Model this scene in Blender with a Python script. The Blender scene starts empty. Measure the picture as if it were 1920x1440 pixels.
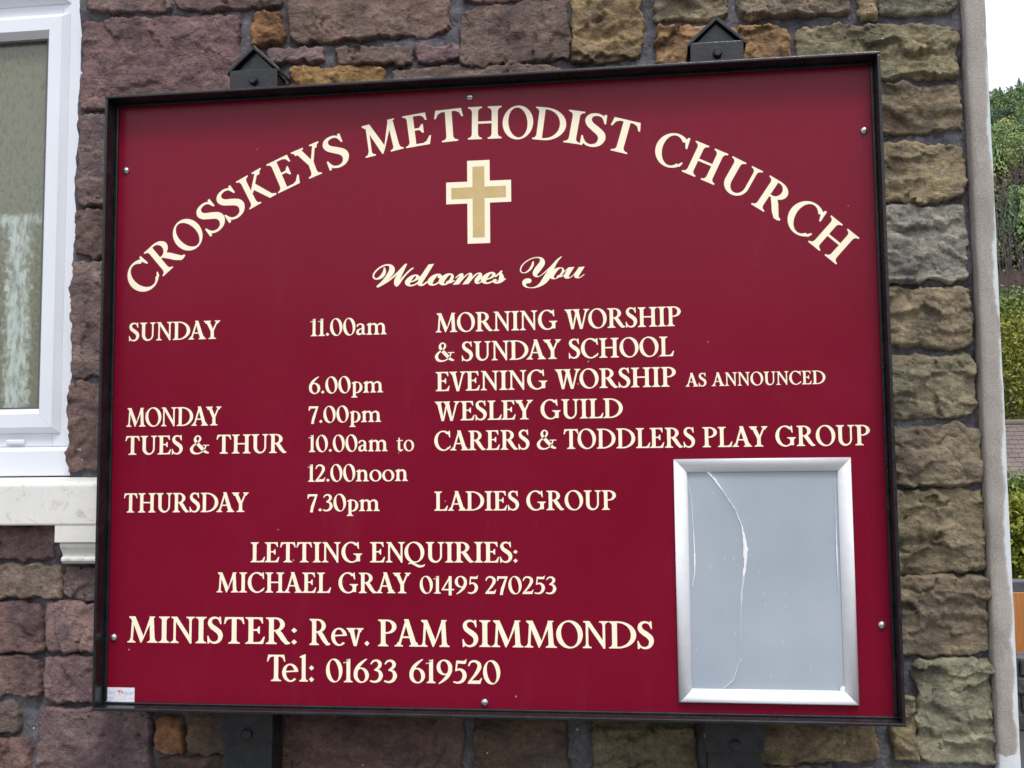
import bpy, math, random
import numpy as np
from mathutils import Vector, Matrix

sc = bpy.context.scene
COL = sc.collection
R = math.radians

# ------------------------------------------------------------------ camera
cam_d = bpy.data.cameras.new('camera')
cam_o = bpy.data.objects.new('camera', cam_d)
COL.objects.link(cam_o)
cam_o.location = (0.3330, -2.0087, 1.5980)
cam_o.rotation_euler = (1.65415, 0.00942, 0.13248)
cam_d.sensor_width = 36.0
cam_d.lens = 38.44
cam_d.clip_start = 0.02
cam_d.clip_end = 4000
sc.camera = cam_o

# ------------------------------------------------------------------ sky, sun, exposure (bright overcast)
SUN_EL, SUN_AZ = R(60), R(158)          # azimuth clockwise from +y: behind the camera, to its right
world = bpy.data.worlds.new('World')
sc.world = world
world.use_nodes = True
wn = world.node_tree
bg = wn.nodes['Background']
sky = wn.nodes.new('ShaderNodeTexSky')
sky.sky_type = 'NISHITA'
sky.sun_disc = False
sky.sun_elevation = SUN_EL
sky.sun_rotation = SUN_AZ
sky.air_density = 1.0
sky.dust_density = 4.0
hs = wn.nodes.new('ShaderNodeHueSaturation')
hs.inputs['Saturation'].default_value = 0.45
wn.links.new(sky.outputs[0], hs.inputs['Color'])
cloud = wn.nodes.new('ShaderNodeMix')              # an even layer of bright cloud over the clear sky
cloud.data_type = 'RGBA'
cloud.inputs[0].default_value = 0.72
wn.links.new(hs.outputs[0], cloud.inputs[6])
cloud.inputs[7].default_value = (7.5, 7.9, 8.6, 1)
wn.links.new(cloud.outputs[2], bg.inputs['Color'])
bg.inputs['Strength'].default_value = 0.15

sun_d = bpy.data.lights.new('sun', 'SUN')
sun_d.energy = 1.4
sun_d.angle = R(14)
sun_d.color = (1.0, 0.97, 0.92)
sun_o = bpy.data.objects.new('sun', sun_d)
COL.objects.link(sun_o)
sdir = Vector((math.sin(SUN_AZ) * math.cos(SUN_EL), math.cos(SUN_AZ) * math.cos(SUN_EL), math.sin(SUN_EL)))
sun_o.rotation_euler = sdir.to_track_quat('Z', 'Y').to_euler()
sun_o.location = sdir * 50

sc.view_settings.view_transform = 'Standard'
sc.view_settings.look = 'None'
sc.view_settings.exposure = 0.42
sc.view_settings.gamma = 1.0

# ------------------------------------------------------------------ helpers
def lin(r, g, b):
    return tuple(((c / 255) / 12.92 if c / 255 <= 0.04045 else ((c / 255 + 0.055) / 1.055) ** 2.4) for c in (r, g, b))


def tag(o, label=None, cat=None, group=None, kind=None):
    if label: o['label'] = label
    if cat: o['category'] = cat
    if group: o['group'] = group
    if kind: o['kind'] = kind
    return o


def empty(name, loc=(0, 0, 0), rz=0):
    o = bpy.data.objects.new(name, None)
    COL.objects.link(o)
    o.location = loc
    o.rotation_euler = (0, 0, rz)
    o.empty_display_size = 0.1
    return o


def link(name, me, mat=None, parent=None, loc=None):
    o = bpy.data.objects.new(name, me)
    COL.objects.link(o)
    if mat is not None and len(me.materials) == 0:
        me.materials.append(mat)
    if parent is not None:
        o.parent = parent
    if loc is not None:
        o.location = loc
    return o


class MB:
    def __init__(self):
        self.v, self.f = [], []

    def add(self, vs, fs):
        b = len(self.v)
        self.v += [tuple(p) for p in vs]
        self.f += [tuple(i + b for i in q) for q in fs]
        return self

    def box(self, x0, x1, y0, y1, z0, z1):
        v = [(x0, y0, z0), (x1, y0, z0), (x1, y1, z0), (x0, y1, z0), (x0, y0, z1), (x1, y0, z1), (x1, y1, z1), (x0, y1, z1)]
        return self.add(v, [(0, 3, 2, 1), (4, 5, 6, 7), (0, 1, 5, 4), (1, 2, 6, 5), (2, 3, 7, 6), (3, 0, 4, 7)])

    def prism_x(self, prof, x0, x1):
        """profile of (y, z) points swept along x"""
        n = len(prof)
        v = [(x0, y, z) for y, z in prof] + [(x1, y, z) for y, z in prof]
        return self.add(v, [(i, (i + 1) % n, n + (i + 1) % n, n + i) for i in range(n)] + [tuple(range(n))[::-1], tuple(range(n, 2 * n))])

    def prism_y(self, prof, y0, y1):
        """profile of (x, z) points swept along y"""
        n = len(prof)
        v = [(x, y0, z) for x, z in prof] + [(x, y1, z) for x, z in prof]
        return self.add(v, [(i, n + i, n + (i + 1) % n, (i + 1) % n) for i in range(n)] + [tuple(range(n)), tuple(range(n, 2 * n))[::-1]])

    def tube(self, pts, rads, n=8):
        b = []
        for k, (p, r) in enumerate(zip(pts, rads)):
            p = Vector(p)
            d = (Vector(pts[min(k + 1, len(pts) - 1)]) - Vector(pts[max(k - 1, 0)])).normalized()
            a = d.orthogonal().normalized()
            c = d.cross(a)
            b += [tuple(p + (a * math.cos(t) + c * math.sin(t)) * r) for t in (2 * math.pi * i / n for i in range(n))]
        m = len(pts)
        fs = [(k * n + i, k * n + (i + 1) % n, (k + 1) * n + (i + 1) % n, (k + 1) * n + i) for k in range(m - 1) for i in range(n)]
        fs += [tuple(range(n))[::-1], tuple(range((m - 1) * n, m * n))]
        return self.add(b, fs)

    def mesh(self, name, smooth=False, bevel=0, seg=2):
        me = bpy.data.meshes.new(name)
        me.from_pydata(self.v, [], self.f)
        if bevel:
            import bmesh
            bm = bmesh.new()
            bm.from_mesh(me)
            bmesh.ops.recalc_face_normals(bm, faces=bm.faces)
            es = [e for e in bm.edges if len(e.link_faces) == 2 and e.calc_face_angle(0) > 0.5]
            bmesh.ops.bevel(bm, geom=es, offset=bevel, segments=seg, profile=0.5, affect='EDGES', clamp_overlap=True)
            bm.to_mesh(me)
            bm.free()
        if smooth:
            me.polygons.foreach_set('use_smooth', [True] * len(me.polygons))
        me.update()
        return me

    def build(self, name, mat, parent=None, smooth=False, bevel=0, seg=2):
        return link(name, self.mesh(name, smooth, bevel, seg), mat, parent)


def grid_mesh(name, P, smooth=True):
    """P: array (rows, cols, 3)"""
    nv, nu = P.shape[:2]
    me = bpy.data.meshes.new(name)
    idx = np.arange(nu * nv).reshape(nv, nu)
    q = np.stack([idx[:-1, :-1], idx[:-1, 1:], idx[1:, 1:], idx[1:, :-1]], -1).reshape(-1, 4)
    fast_mesh(me, P.reshape(-1, 3), q, smooth)
    return me


def fast_mesh(me, V, Q, smooth=False):
    k = Q.shape[1]
    me.vertices.add(len(V))
    me.vertices.foreach_set('co', np.ascontiguousarray(V, np.float32).ravel())
    me.loops.add(Q.size)
    me.loops.foreach_set('vertex_index', np.ascontiguousarray(Q, np.int32).ravel())
    me.polygons.add(len(Q))
    me.polygons.foreach_set('loop_start', np.arange(0, Q.size, k, dtype=np.int32))
    if smooth:
        me.polygons.foreach_set('use_smooth', np.ones(len(Q), bool))
    me.update(calc_edges=True)


def _h(ix, iy, s):
    n = (ix * 374761393 + iy * 668265263 + s * 974634777) & 0xffffffff
    n = ((n ^ (n >> 13)) * 1274126177) & 0xffffffff
    return ((n ^ (n >> 16)) & 0xffff) / 65535.0


def noise2(x, y, s=0):
    x = np.asarray(x, float); y = np.asarray(y, float)
    ix = np.floor(x).astype(np.int64); iy = np.floor(y).astype(np.int64)
    fx = x - ix; fy = y - iy
    fx = fx * fx * fx * (fx * (fx * 6 - 15) + 10); fy = fy * fy * fy * (fy * (fy * 6 - 15) + 10)
    a, b, c, d = _h(ix, iy, s), _h(ix + 1, iy, s), _h(ix, iy + 1, s), _h(ix + 1, iy + 1, s)
    return (a * (1 - fx) + b * fx) * (1 - fy) + (c * (1 - fx) + d * fx) * fy - 0.5


def fbm(x, y, s=0, o=4, g=0.5):
    t, a = 0, 1.0
    for i in range(o):
        t = t + a * noise2(x, y, s + i * 17)
        x, y, a = x * 2.03 + 3.1, y * 2.03 + 1.7, a * g
    return t


# ------------------------------------------------------------------ materials
class Mat:
    def __init__(self, name, col=(0.5, 0.5, 0.5), rough=0.6, metal=0.0, spec=0.5, coat=0.0):
        self.m = bpy.data.materials.new(name)
        self.m.use_nodes = True
        self.t = self.m.node_tree
        self.b = self.t.nodes['Principled BSDF']
        self.set('Base Color', (*col, 1)); self.set('Roughness', rough); self.set('Metallic', metal)
        self.set('Specular IOR Level', spec); self.set('Coat Weight', coat)
        self._c = None

    def set(self, k, v):
        self.b.inputs[k].default_value = v

    def node(self, t, **kw):
        n = self.t.nodes.new('ShaderNode' + t)
        for k, v in kw.items():
            if k in n.inputs:
                n.inputs[k].default_value = v
            else:
                setattr(n, k, v)
        return n

    def link(self, a, b):
        self.t.links.new(a, b)

    def coord(self):
        if self._c is None:
            g = self.node('NewGeometry')
            self._c = g.outputs['Position']
        return self._c

    def mapped(self, scale=(1, 1, 1), loc=(0, 0, 0)):
        mp = self.node('Mapping')
        mp.inputs['Scale'].default_value = scale
        mp.inputs['Location'].default_value = loc
        self.link(self.coord(), mp.inputs['Vector'])
        return mp.outputs[0]

    def noise(self, scale, detail=4, rough=0.55, vec=None, dist=0.0):
        n = self.node('TexNoise')
        n.inputs['Scale'].default_value = scale; n.inputs['Detail'].default_value = detail
        n.inputs['Roughness'].default_value = rough; n.inputs['Distortion'].default_value = dist
        self.link(vec if vec is not None else self.coord(), n.inputs['Vector'])
        return n.outputs[0]

    def ramp(self, fac, stops):
        r = self.node('ValToRGB')
        el = r.color_ramp.elements
        while len(el) < len(stops): el.new(0.5)
        for e, (p, c) in zip(el, stops):
            e.position = p
            e.color = (*c, 1) if isinstance(c, tuple) else (c, c, c, 1)
        self.link(fac, r.inputs[0])
        return r.outputs[0]

    def mix(self, fac, a, b, blend='MIX'):
        n = self.node('Mix', data_type='RGBA', blend_type=blend)
        for s, v in ((0, fac), (6, a), (7, b)):
            if hasattr(v, 'is_linked'):
                self.link(v, n.inputs[s])
            elif s == 0:
                n.inputs[0].default_value = v
            else:
                n.inputs[s].default_value = (*v, 1)
        return n.outputs[2]

    def math(self, op, a, b=0.0):
        n = self.node('Math', operation=op)
        for i, v in ((0, a), (1, b)):
            if hasattr(v, 'is_linked'): self.link(v, n.inputs[i])
            else: n.inputs[i].default_value = v
        return n.outputs[0]

    def col(self, s):
        self.link(s, self.b.inputs['Base Color'])

    def rough(self, s):
        self.link(s, self.b.inputs['Roughness'])

    def bump(self, h, strength=0.3, dist=0.002):
        n = self.node('Bump', Strength=strength, Distance=dist)
        self.link(h, n.inputs['Height'])
        prev = self.b.inputs['Normal']
        if prev.is_linked:
            self.link(prev.links[0].from_socket, n.inputs['Normal'])
        self.link(n.outputs[0], self.b.inputs['Normal'])


def noisy(name, c0, c1, rough=0.7, scale=8, bump=0.0, bscale=60, bdist=0.002, spec=0.4, metal=0.0, coat=0.0):
    m = Mat(name, c0, rough, metal, spec, coat)
    m.col(m.mix(m.ramp(m.noise(scale, 6), [(0.35, 0.0), (0.65, 1.0)]), c0, c1))
    if bump:
        m.bump(m.noise(bscale, 5), bump, bdist)
    return m.m


def stone_material():
    m = Mat('sandstone', rough=0.86, spec=0.3)
    oi = m.node('ObjectInfo')
    c = oi.outputs['Color']
    # shift the grain by the object's random value, so no two stones share a pattern
    off = m.node('CombineXYZ')
    m.link(m.math('MULTIPLY', oi.outputs['Random'], 37.0), off.inputs[1])
    va = m.node('VectorMath', operation='ADD')
    m.link(m.coord(), va.inputs[0]); m.link(off.outputs[0], va.inputs[1])
    pos = va.outputs[0]
    mp = m.node('Mapping'); mp.inputs['Scale'].default_value = (1.0, 1.0, 1.5)
    m.link(pos, mp.inputs['Vector'])
    strat = mp.outputs[0]
    big = m.noise(11, 6, 0.6, strat, 0.8)
    c1 = m.mix(m.ramp(big, [(0.33, 0.0), (0.66, 1.0)]), (0.50, 0.50, 0.54), (1.25, 1.20, 1.10))
    col = m.mix(1.0, c, c1, 'MULTIPLY')
    och = m.ramp(m.noise(6.5, 5, 0.65, strat, 1.2), [(0.56, 0.0), (0.74, 1.0)])
    col = m.mix(m.math('MULTIPLY', och, 0.34), col, (0.16, 0.095, 0.050))
    gry = m.ramp(m.noise(8.0, 5, 0.6, m.mapped((1, 1, 1), (5, 3, 9))), [(0.57, 0.0), (0.72, 1.0)])
    col = m.mix(m.math('MULTIPLY', gry, 0.35), col, (0.17, 0.17, 0.17))
    fine = m.ramp(m.noise(170, 4, 0.7, pos), [(0.3, (0.62, 0.62, 0.62)), (0.7, (1.3, 1.3, 1.3))])
    col = m.mix(0.75, col, fine, 'MULTIPLY')
    # grain at the size of a thumbnail, and thin cracks
    mid = m.ramp(m.noise(64, 6, 0.75, strat, 0.5), [(0.32, (0.45, 0.44, 0.44)), (0.68, (1.45, 1.43, 1.38))])
    col = m.mix(0.6, col, mid, 'MULTIPLY')
    cv = m.node('TexVoronoi', feature='DISTANCE_TO_EDGE'); cv.inputs['Scale'].default_value = 13
    wv = m.node('VectorMath', operation='ADD')
    nz3 = m.node('TexNoise'); nz3.inputs['Scale'].default_value = 16; nz3.inputs['Detail'].default_value = 6
    m.link(pos, nz3.inputs['Vector'])
    sc3 = m.node('VectorMath', operation='SCALE'); sc3.inputs['Scale'].default_value = 0.07
    m.link(nz3.outputs['Color'], sc3.inputs[0]); m.link(strat, wv.inputs[0]); m.link(sc3.outputs[0], wv.inputs[1])
    m.link(wv.outputs[0], cv.inputs['Vector'])
    crack = m.math('MULTIPLY', m.ramp(cv.outputs['Distance'], [(0.0, 1.0), (0.030, 0.0)]), m.ramp(m.noise(7, 3, 0.5, pos), [(0.50, 0.0), (0.60, 1.0)]))
    col = m.mix(m.math('MULTIPLY', crack, 0.22), col, (0.03, 0.026, 0.024))
    # small dark pits
    pit = m.ramp(m.noise(62, 3, 0.6, pos), [(0.27, 1.0), (0.34, 0.0)])
    col = m.mix(m.math('MULTIPLY', pit, 0.75), col, (0.02, 0.017, 0.017))
    # green algae bloom, thin
    alg = m.ramp(m.noise(4.2, 5, 0.65, m.mapped((1, 1, 1), (1, 8, 2))), [(0.58, 0.0), (0.75, 1.0)])
    col = m.mix(m.math('MULTIPLY', alg, 0.22), col, (0.075, 0.085, 0.035))
    # flecks of lime and old paint
    vo = m.node('TexVoronoi'); vo.inputs['Scale'].default_value = 34
    m.link(pos, vo.inputs['Vector'])
    fl = m.math('MULTIPLY', m.math('LESS_THAN', vo.outputs['Distance'], 0.07), m.math('GREATER_THAN', m.noise(9, 2, 0.5, pos), 0.60))
    col = m.mix(m.math('MULTIPLY', fl, 0.85), col, (0.72, 0.73, 0.74))
    m.col(col)
    m.bump(m.noise(42, 7, 0.68, strat, 0.6), 0.9, 0.011)
    m.bump(m.noise(230, 5, 0.75, pos), 0.8, 0.0026)
    m.bump(m.math('SUBTRACT', 1.0, pit), 0.5, 0.003)
    m.bump(m.math('SUBTRACT', 1.0, crack), 0.4, 0.004)
    return m.m


def mortar_material():
    m = Mat('mortar', rough=0.85, spec=0.3)
    c = m.mix(m.ramp(m.noise(14, 6, 0.6), [(0.35, 0.0), (0.65, 1.0)]), (0.065, 0.063, 0.074), (0.150, 0.146, 0.164))
    c = m.mix(m.math('MULTIPLY', m.ramp(m.noise(5, 4), [(0.52, 0.0), (0.7, 1.0)]), 0.6), c, (0.032, 0.030, 0.034))
    lt = m.ramp(m.noise(20, 6, 0.7, None, 1.0), [(0.54, 0.0), (0.64, 1.0)])
    c = m.mix(m.math('MULTIPLY', lt, 0.55), c, (0.19, 0.185, 0.20))
    f = m.ramp(m.noise(120, 5, 0.75), [(0.3, (0.45, 0.45, 0.45)), (0.7, (1.45, 1.45, 1.45))])
    c = m.mix(0.8, c, f, 'MULTIPLY')
    vo = m.node('TexVoronoi'); vo.inputs['Scale'].default_value = 40
    m.link(m.coord(), vo.inputs['Vector'])
    fl = m.math('MULTIPLY', m.math('LESS_THAN', vo.outputs['Distance'], 0.075), m.math('GREATER_THAN', m.noise(11, 2), 0.60))
    c = m.mix(m.math('MULTIPLY', fl, 0.9), c, (0.75, 0.76, 0.78))
    m.col(c)
    m.bump(m.noise(55, 6, 0.65), 0.9, 0.008)
    m.bump(m.noise(300, 3, 0.7), 0.4, 0.001)
    return m.m


def panel_material():
    m = Mat('maroon_enamel', lin(140, 16, 46), 0.30, 0, 0.20)
    c = m.mix(m.ramp(m.noise(3.0, 4), [(0.35, 0.0), (0.7, 1.0)]), lin(118, 9, 38), lin(123, 11, 42))
    vo = m.node('TexVoronoi'); vo.inputs['Scale'].default_value = 24
    m.link(m.coord(), vo.inputs['Vector'])
    fl = m.math('MULTIPLY', m.math('LESS_THAN', vo.outputs['Distance'], 0.045), m.math('GREATER_THAN', m.noise(7, 2), 0.57))
    c = m.mix(m.math('MULTIPLY', fl, 0.5), c, (0.60, 0.40, 0.42))
    sm_ = m.ramp(m.noise(5, 6, 0.7, m.mapped((2.2, 1, 0.5)), 0.8), [(0.58, 0.0), (0.75, 1.0)])
    c = m.mix(m.math('MULTIPLY', sm_, 0.025), c, (0.40, 0.22, 0.26))
    m.col(c)
    m.rough(m.ramp(m.noise(6, 6, 0.65), [(0.3, 0.20), (0.7, 0.32)]))
    m.bump(m.noise(2.2, 2), 0.05, 0.004)
    return m.m


def black_paint():
    m = Mat('black_gloss_paint', (0.009, 0.010, 0.012), 0.28, 0, 0.5)
    m.rough(m.ramp(m.noise(40, 5), [(0.3, 0.18), (0.7, 0.42)]))
    c = m.mix(m.ramp(m.noise(23, 5, 0.7), [(0.5, 0.0), (0.75, 1.0)]), (0.008, 0.009, 0.011), (0.020, 0.023, 0.026))
    m.col(c)
    m.bump(m.noise(150, 4, 0.65), 0.5, 0.0014)
    m.bump(m.noise(35, 3), 0.3, 0.0025)
    return m.m


def foliage(name, cols, scale=3.0):
    m = Mat(name, rough=0.6, spec=0.25)
    n = m.noise(scale, 3)
    k = len(cols)
    c = m.ramp(n, [(0.32 + 0.36 * i / max(1, k - 1), cc) for i, cc in enumerate(cols)])
    m.col(c)
    m.set('Transmission Weight', 0.0)
    m.set('Subsurface Weight', 0.0)
    return m.m


M = {}
M['stone'] = stone_material()
M['mortar'] = mortar_material()
M['panel'] = panel_material()
M['black'] = black_paint()
M['cream'] = Mat('cream_vinyl', lin(252, 242, 214), 0.42, 0, 0.35).m
M['gold'] = noisy('tan_vinyl', lin(206, 180, 128), lin(198, 172, 118), 0.45, 60)
M['upvc'] = noisy('white_upvc', (0.77, 0.80, 0.86), (0.73, 0.76, 0.82), 0.28, 4, spec=0.5)
M['gasket'] = Mat('grey_gasket', (0.10, 0.10, 0.105), 0.6).m
M['alu'] = noisy('satin_aluminium', (0.80, 0.81, 0.84), (0.76, 0.77, 0.80), 0.36, 90, metal=0.0)
M['screw'] = noisy('zinc_screw', (0.62, 0.63, 0.66), (0.45, 0.46, 0.48), 0.25, 120, metal=0.9)


def painted_stone():
    m = Mat('white_masonry_paint', rough=0.6, spec=0.3)
    c = m.mix(m.ramp(m.noise(12, 6, 0.65), [(0.4, 0.0), (0.75, 1.0)]), (0.72, 0.71, 0.68), (0.66, 0.65, 0.62))
    d = m.ramp(m.noise(26, 6, 0.7, None, 1.5), [(0.56, 0.0), (0.68, 1.0)])
    c = m.mix(m.math('MULTIPLY', d, 0.5), c, (0.30, 0.27, 0.22))
    m.col(c)
    m.bump(m.noise(30, 6, 0.6), 0.3, 0.004)
    m.bump(m.noise(140, 4, 0.6), 0.2, 0.001)
    return m.m


M['sill'] = painted_stone()


def render_band_material():
    m = Mat('cement_render', rough=0.9, spec=0.2)
    c = m.mix(m.ramp(m.noise(9, 6, 0.6), [(0.3, 0.0), (0.7, 1.0)]), (0.30, 0.270, 0.245), (0.40, 0.365, 0.335))
    f = m.ramp(m.noise(330, 3, 0.7), [(0.3, (0.72, 0.72, 0.72)), (0.7, (1.25, 1.25, 1.25))])
    c = m.mix(0.9, c, f, 'MULTIPLY')
    st = m.ramp(m.noise(6, 5, 0.65, m.mapped((3, 1, 1), (2, 2, 2))), [(0.58, 0.0), (0.75, 1.0)])
    c = m.mix(m.math('MULTIPLY', st, 0.4), c, (0.14, 0.12, 0.10))
    # old pale paint lapping round from the gable, with a ragged edge
    sx = m.node('SeparateXYZ'); m.link(m.coord(), sx.inputs[0])
    w = m.noise(5.5, 5, 0.55, m.mapped((0.15, 0.15, 1)))
    edge = m.math('ADD', sx.outputs[0], m.math('MULTIPLY', m.math('SUBTRACT', w, 0.5), 0.060))
    edge = m.math('ADD', edge, m.math('MULTIPLY', m.math('SUBTRACT', m.noise(90, 4), 0.5), 0.006))
    low = m.math('ADD', edge, m.math('MULTIPLY', m.math('LESS_THAN', m.math('ADD', sx.outputs[2], m.math('MULTIPLY', m.noise(60, 3), 0.03)), 1.105), 0.03))
    pm = m.ramp(low, [(0.9608, 0.0), (0.9622, 1.0)])
    c = m.mix(pm, c, (0.60, 0.64, 0.66))
    m.col(c)
    m.bump(m.noise(300, 4, 0.65), 0.6, 0.0015)
    m.bump(m.noise(24, 5, 0.6), 0.3, 0.004)
    return m.m


M['render'] = render_band_material()
M['gable'] = noisy('pale_gable_paint', (0.60, 0.63, 0.65), (0.50, 0.52, 0.54), 0.8, 3, 0.4, 80, 0.003)


def obscure_glass():
    m = Mat('obscured_glass', rough=0.16, spec=0.5)
    sx = m.node('SeparateXYZ'); m.link(m.coord(), sx.inputs[0])
    rip = m.noise(95, 3, 0.5, m.mapped((1.6, 1, 0.7)))
    c = m.mix(m.ramp(m.noise(3.2, 3), [(0.35, 0.0), (0.65, 1.0)]), (0.165, 0.170, 0.100), (0.210, 0.215, 0.175))
    c = m.mix(m.ramp(rip, [(0.35, 0.0), (0.7, 1.0)]), c, (0.200, 0.205, 0.160))
    c = m.mix(m.math('MULTIPLY', m.ramp(rip, [(0.30, 1.0), (0.45, 0.0)]), 0.35), c, (0.09, 0.095, 0.06))
    # the pale bars of an inner window, broken up by the pattern of the glass
    wob = m.math('MULTIPLY', m.math('SUBTRACT', m.noise(70, 3, 0.6), 0.5), 0.055)
    dx = m.math('ABSOLUTE', m.math('ADD', m.math('SUBTRACT', sx.outputs[0], -1.040), wob))
    bx = m.math('MULTIPLY', m.ramp(dx, [(0.018, 1.0), (0.034, 0.0)]), m.math('LESS_THAN', sx.outputs[2], 2.17))
    wob2 = m.math('MULTIPLY', m.math('SUBTRACT', m.noise(75, 3, 0.6, m.mapped((1, 1, 1), (4, 4, 4))), 0.5), 0.03)
    dz = m.math('ABSOLUTE', m.math('ADD', m.math('SUBTRACT', sx.outputs[2], 2.165), wob2))
    bz = m.ramp(dz, [(0.006, 1.0), (0.014, 0.0)])
    pale = m.math('MULTIPLY', m.math('MAXIMUM', bx, bz), m.ramp(m.noise(85, 3, 0.5, m.mapped((1.5, 1, 0.45))), [(0.38, 0.30), (0.60, 1.0)]))
    c = m.mix(m.math('MULTIPLY', pale, 0.75), c, (0.55, 0.63, 0.60))
    m.col(c)
    m.bump(rip, 0.35, 0.004)
    return m.m


M['glass'] = obscure_glass()
film = Mat('clear_film', (0.345, 0.40, 0.47), 0.20, 0, 0.5)
film.col(film.mix(film.ramp(film.noise(4, 3), [(0.3, 0.0), (0.7, 1.0)]), (0.33, 0.385, 0.45), (0.41, 0.455, 0.515)))
film.bump(film.noise(5, 2), 0.15, 0.004)
M['film'] = film.m
M['crease'] = Mat('glint_scratch_white', (0.86, 0.88, 0.90), 0.18, 0, 0.6).m  # near-white for scratches, and the glint along the creases painted as colour

RED = [
    ((-0.854, 2.702), (-0.673, 2.689), (-0.671, 2.586), (-0.855, 2.596)),
    ((-0.656, 2.688), (-0.429, 2.671), (-0.432, 2.579), (-0.654, 2.586)),
    ((-0.863, 2.573), (-0.519, 2.566), (-0.525, 2.379), (-0.868, 2.381)),
    ((-0.412, 2.693), (-0.074, 2.668), (-0.075, 2.497), (-0.405, 2.502)),
    ((-0.041, 2.665), (0.160, 2.650), (0.157, 2.557), (-0.037, 2.559)),
    ((-0.044, 2.548), (0.169, 2.552), (0.174, 2.430), (-0.047, 2.430)),
    ((-0.453, 2.487), (-0.337, 2.483), (-0.335, 2.459), (-0.447, 2.459)),
    ((-0.308, 2.484), (-0.151, 2.471), (-0.148, 2.441), (-0.299, 2.448)),
    ((-0.139, 2.475), (-0.055, 2.469), (-0.049, 2.446), (-0.133, 2.438)),
    ((-0.190, 2.428), (0.155, 2.416), (0.154, 2.341), (-0.190, 2.349)),
    ((-0.870, 2.367), (-0.688, 2.357), (-0.685, 2.168), (-0.868, 2.175)),
    ((-0.870, 2.162), (-0.684, 2.154), (-0.683, 2.062), (-0.872, 2.069)),
    ((-0.875, 2.053), (-0.683, 2.046), (-0.678, 1.811), (-0.876, 1.815)),
    ((-0.878, 1.798), (-0.678, 1.794), (-0.675, 1.615), (-0.878, 1.617)),
    ((-1.166, 1.502), (-0.902, 1.499), (-0.902, 1.436), (-1.164, 1.438)),
    ((-1.163, 1.420), (-0.890, 1.421), (-0.886, 1.358), (-1.161, 1.359)),
    ((-0.876, 1.418), (-0.671, 1.417), (-0.670, 1.359), (-0.872, 1.358)),
    ((-1.160, 1.346), (-0.928, 1.347), (-0.927, 1.249), (-1.157, 1.246)),
    ((-0.914, 1.345), (-0.670, 1.344), (-0.668, 1.257), (-0.914, 1.252)),
    ((-1.156, 1.232), (-0.932, 1.235), (-0.929, 1.158), (-1.153, 1.155)),
    ((-0.915, 1.237), (-0.668, 1.243), (-0.666, 1.152), (-0.915, 1.148)),
    ((-1.153, 1.141), (-0.973, 1.143), (-0.974, 1.086), (-1.150, 1.084)),
    ((-0.924, 1.131), (-0.693, 1.137), (-0.687, 0.960), (-0.924, 0.954)),
    ((-1.150, 1.069), (-0.953, 1.073), (-0.949, 0.953), (-1.145, 0.947)),
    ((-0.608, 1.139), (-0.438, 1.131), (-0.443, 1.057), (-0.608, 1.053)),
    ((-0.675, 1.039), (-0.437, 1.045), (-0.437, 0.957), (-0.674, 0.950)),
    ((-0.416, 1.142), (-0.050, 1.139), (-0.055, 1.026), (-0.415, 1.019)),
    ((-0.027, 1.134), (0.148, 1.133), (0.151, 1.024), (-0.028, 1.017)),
]
ORG = [
    ((-0.490, 2.564), (-0.432, 2.563), (-0.425, 2.503), (-0.489, 2.505)),
    ((-0.405, 2.443), (-0.211, 2.433), (-0.209, 2.350), (-0.404, 2.361)),
    ((-0.674, 1.116), (-0.623, 1.117), (-0.624, 1.053), (-0.676, 1.053)),
]
OLIVE = [
    ((0.181, 2.638), (0.316, 2.628), (0.316, 2.428), (0.180, 2.419)),
    ((0.350, 2.625), (0.492, 2.615), (0.484, 2.498), (0.349, 2.501)),
    ((0.512, 2.613), (0.724, 2.597), (0.724, 2.488), (0.511, 2.495)),
    ((0.746, 2.596), (0.770, 2.594), (0.768, 2.478), (0.742, 2.476)),
    ((0.782, 2.593), (0.915, 2.583), (0.912, 2.479), (0.776, 2.483)),
    ((0.351, 2.486), (0.606, 2.466), (0.599, 2.359), (0.351, 2.374)),
    ((0.620, 2.466), (0.915, 2.452), (0.916, 2.351), (0.620, 2.358)),
    ((0.681, 2.344), (0.919, 2.333), (0.919, 2.245), (0.678, 2.251)),
    ((0.678, 2.228), (0.917, 2.218), (0.918, 2.115), (0.674, 2.119)),
    ((0.673, 2.102), (0.916, 2.099), (0.917, 1.956), (0.669, 1.960)),
    ((0.668, 1.940), (0.918, 1.940), (0.918, 1.833), (0.665, 1.834)),
    ((0.664, 1.821), (0.919, 1.811), (0.922, 1.698), (0.660, 1.699)),
    ((0.660, 1.682), (0.925, 1.680), (0.927, 1.574), (0.656, 1.572)),
    ((0.656, 1.559), (0.929, 1.562), (0.927, 1.414), (0.651, 1.408)),
    ((0.650, 1.397), (0.928, 1.402), (0.926, 1.266), (0.646, 1.258)),
    ((0.794, 1.248), (0.929, 1.252), (0.928, 1.072), (0.798, 1.071)),
    ((0.747, 1.202), (0.786, 1.183), (0.795, 1.073), (0.754, 1.076)),
    ((0.419, 1.152), (0.718, 1.148), (0.723, 1.072), (0.417, 1.054)),
    ((0.201, 1.143), (0.392, 1.142), (0.389, 1.011), (0.199, 1.005)),
    ((0.416, 1.038), (0.677, 1.047), (0.673, 0.942), (0.414, 0.934)),
    ((0.696, 1.047), (0.931, 1.057), (0.933, 0.942), (0.692, 0.934)),
]
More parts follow.
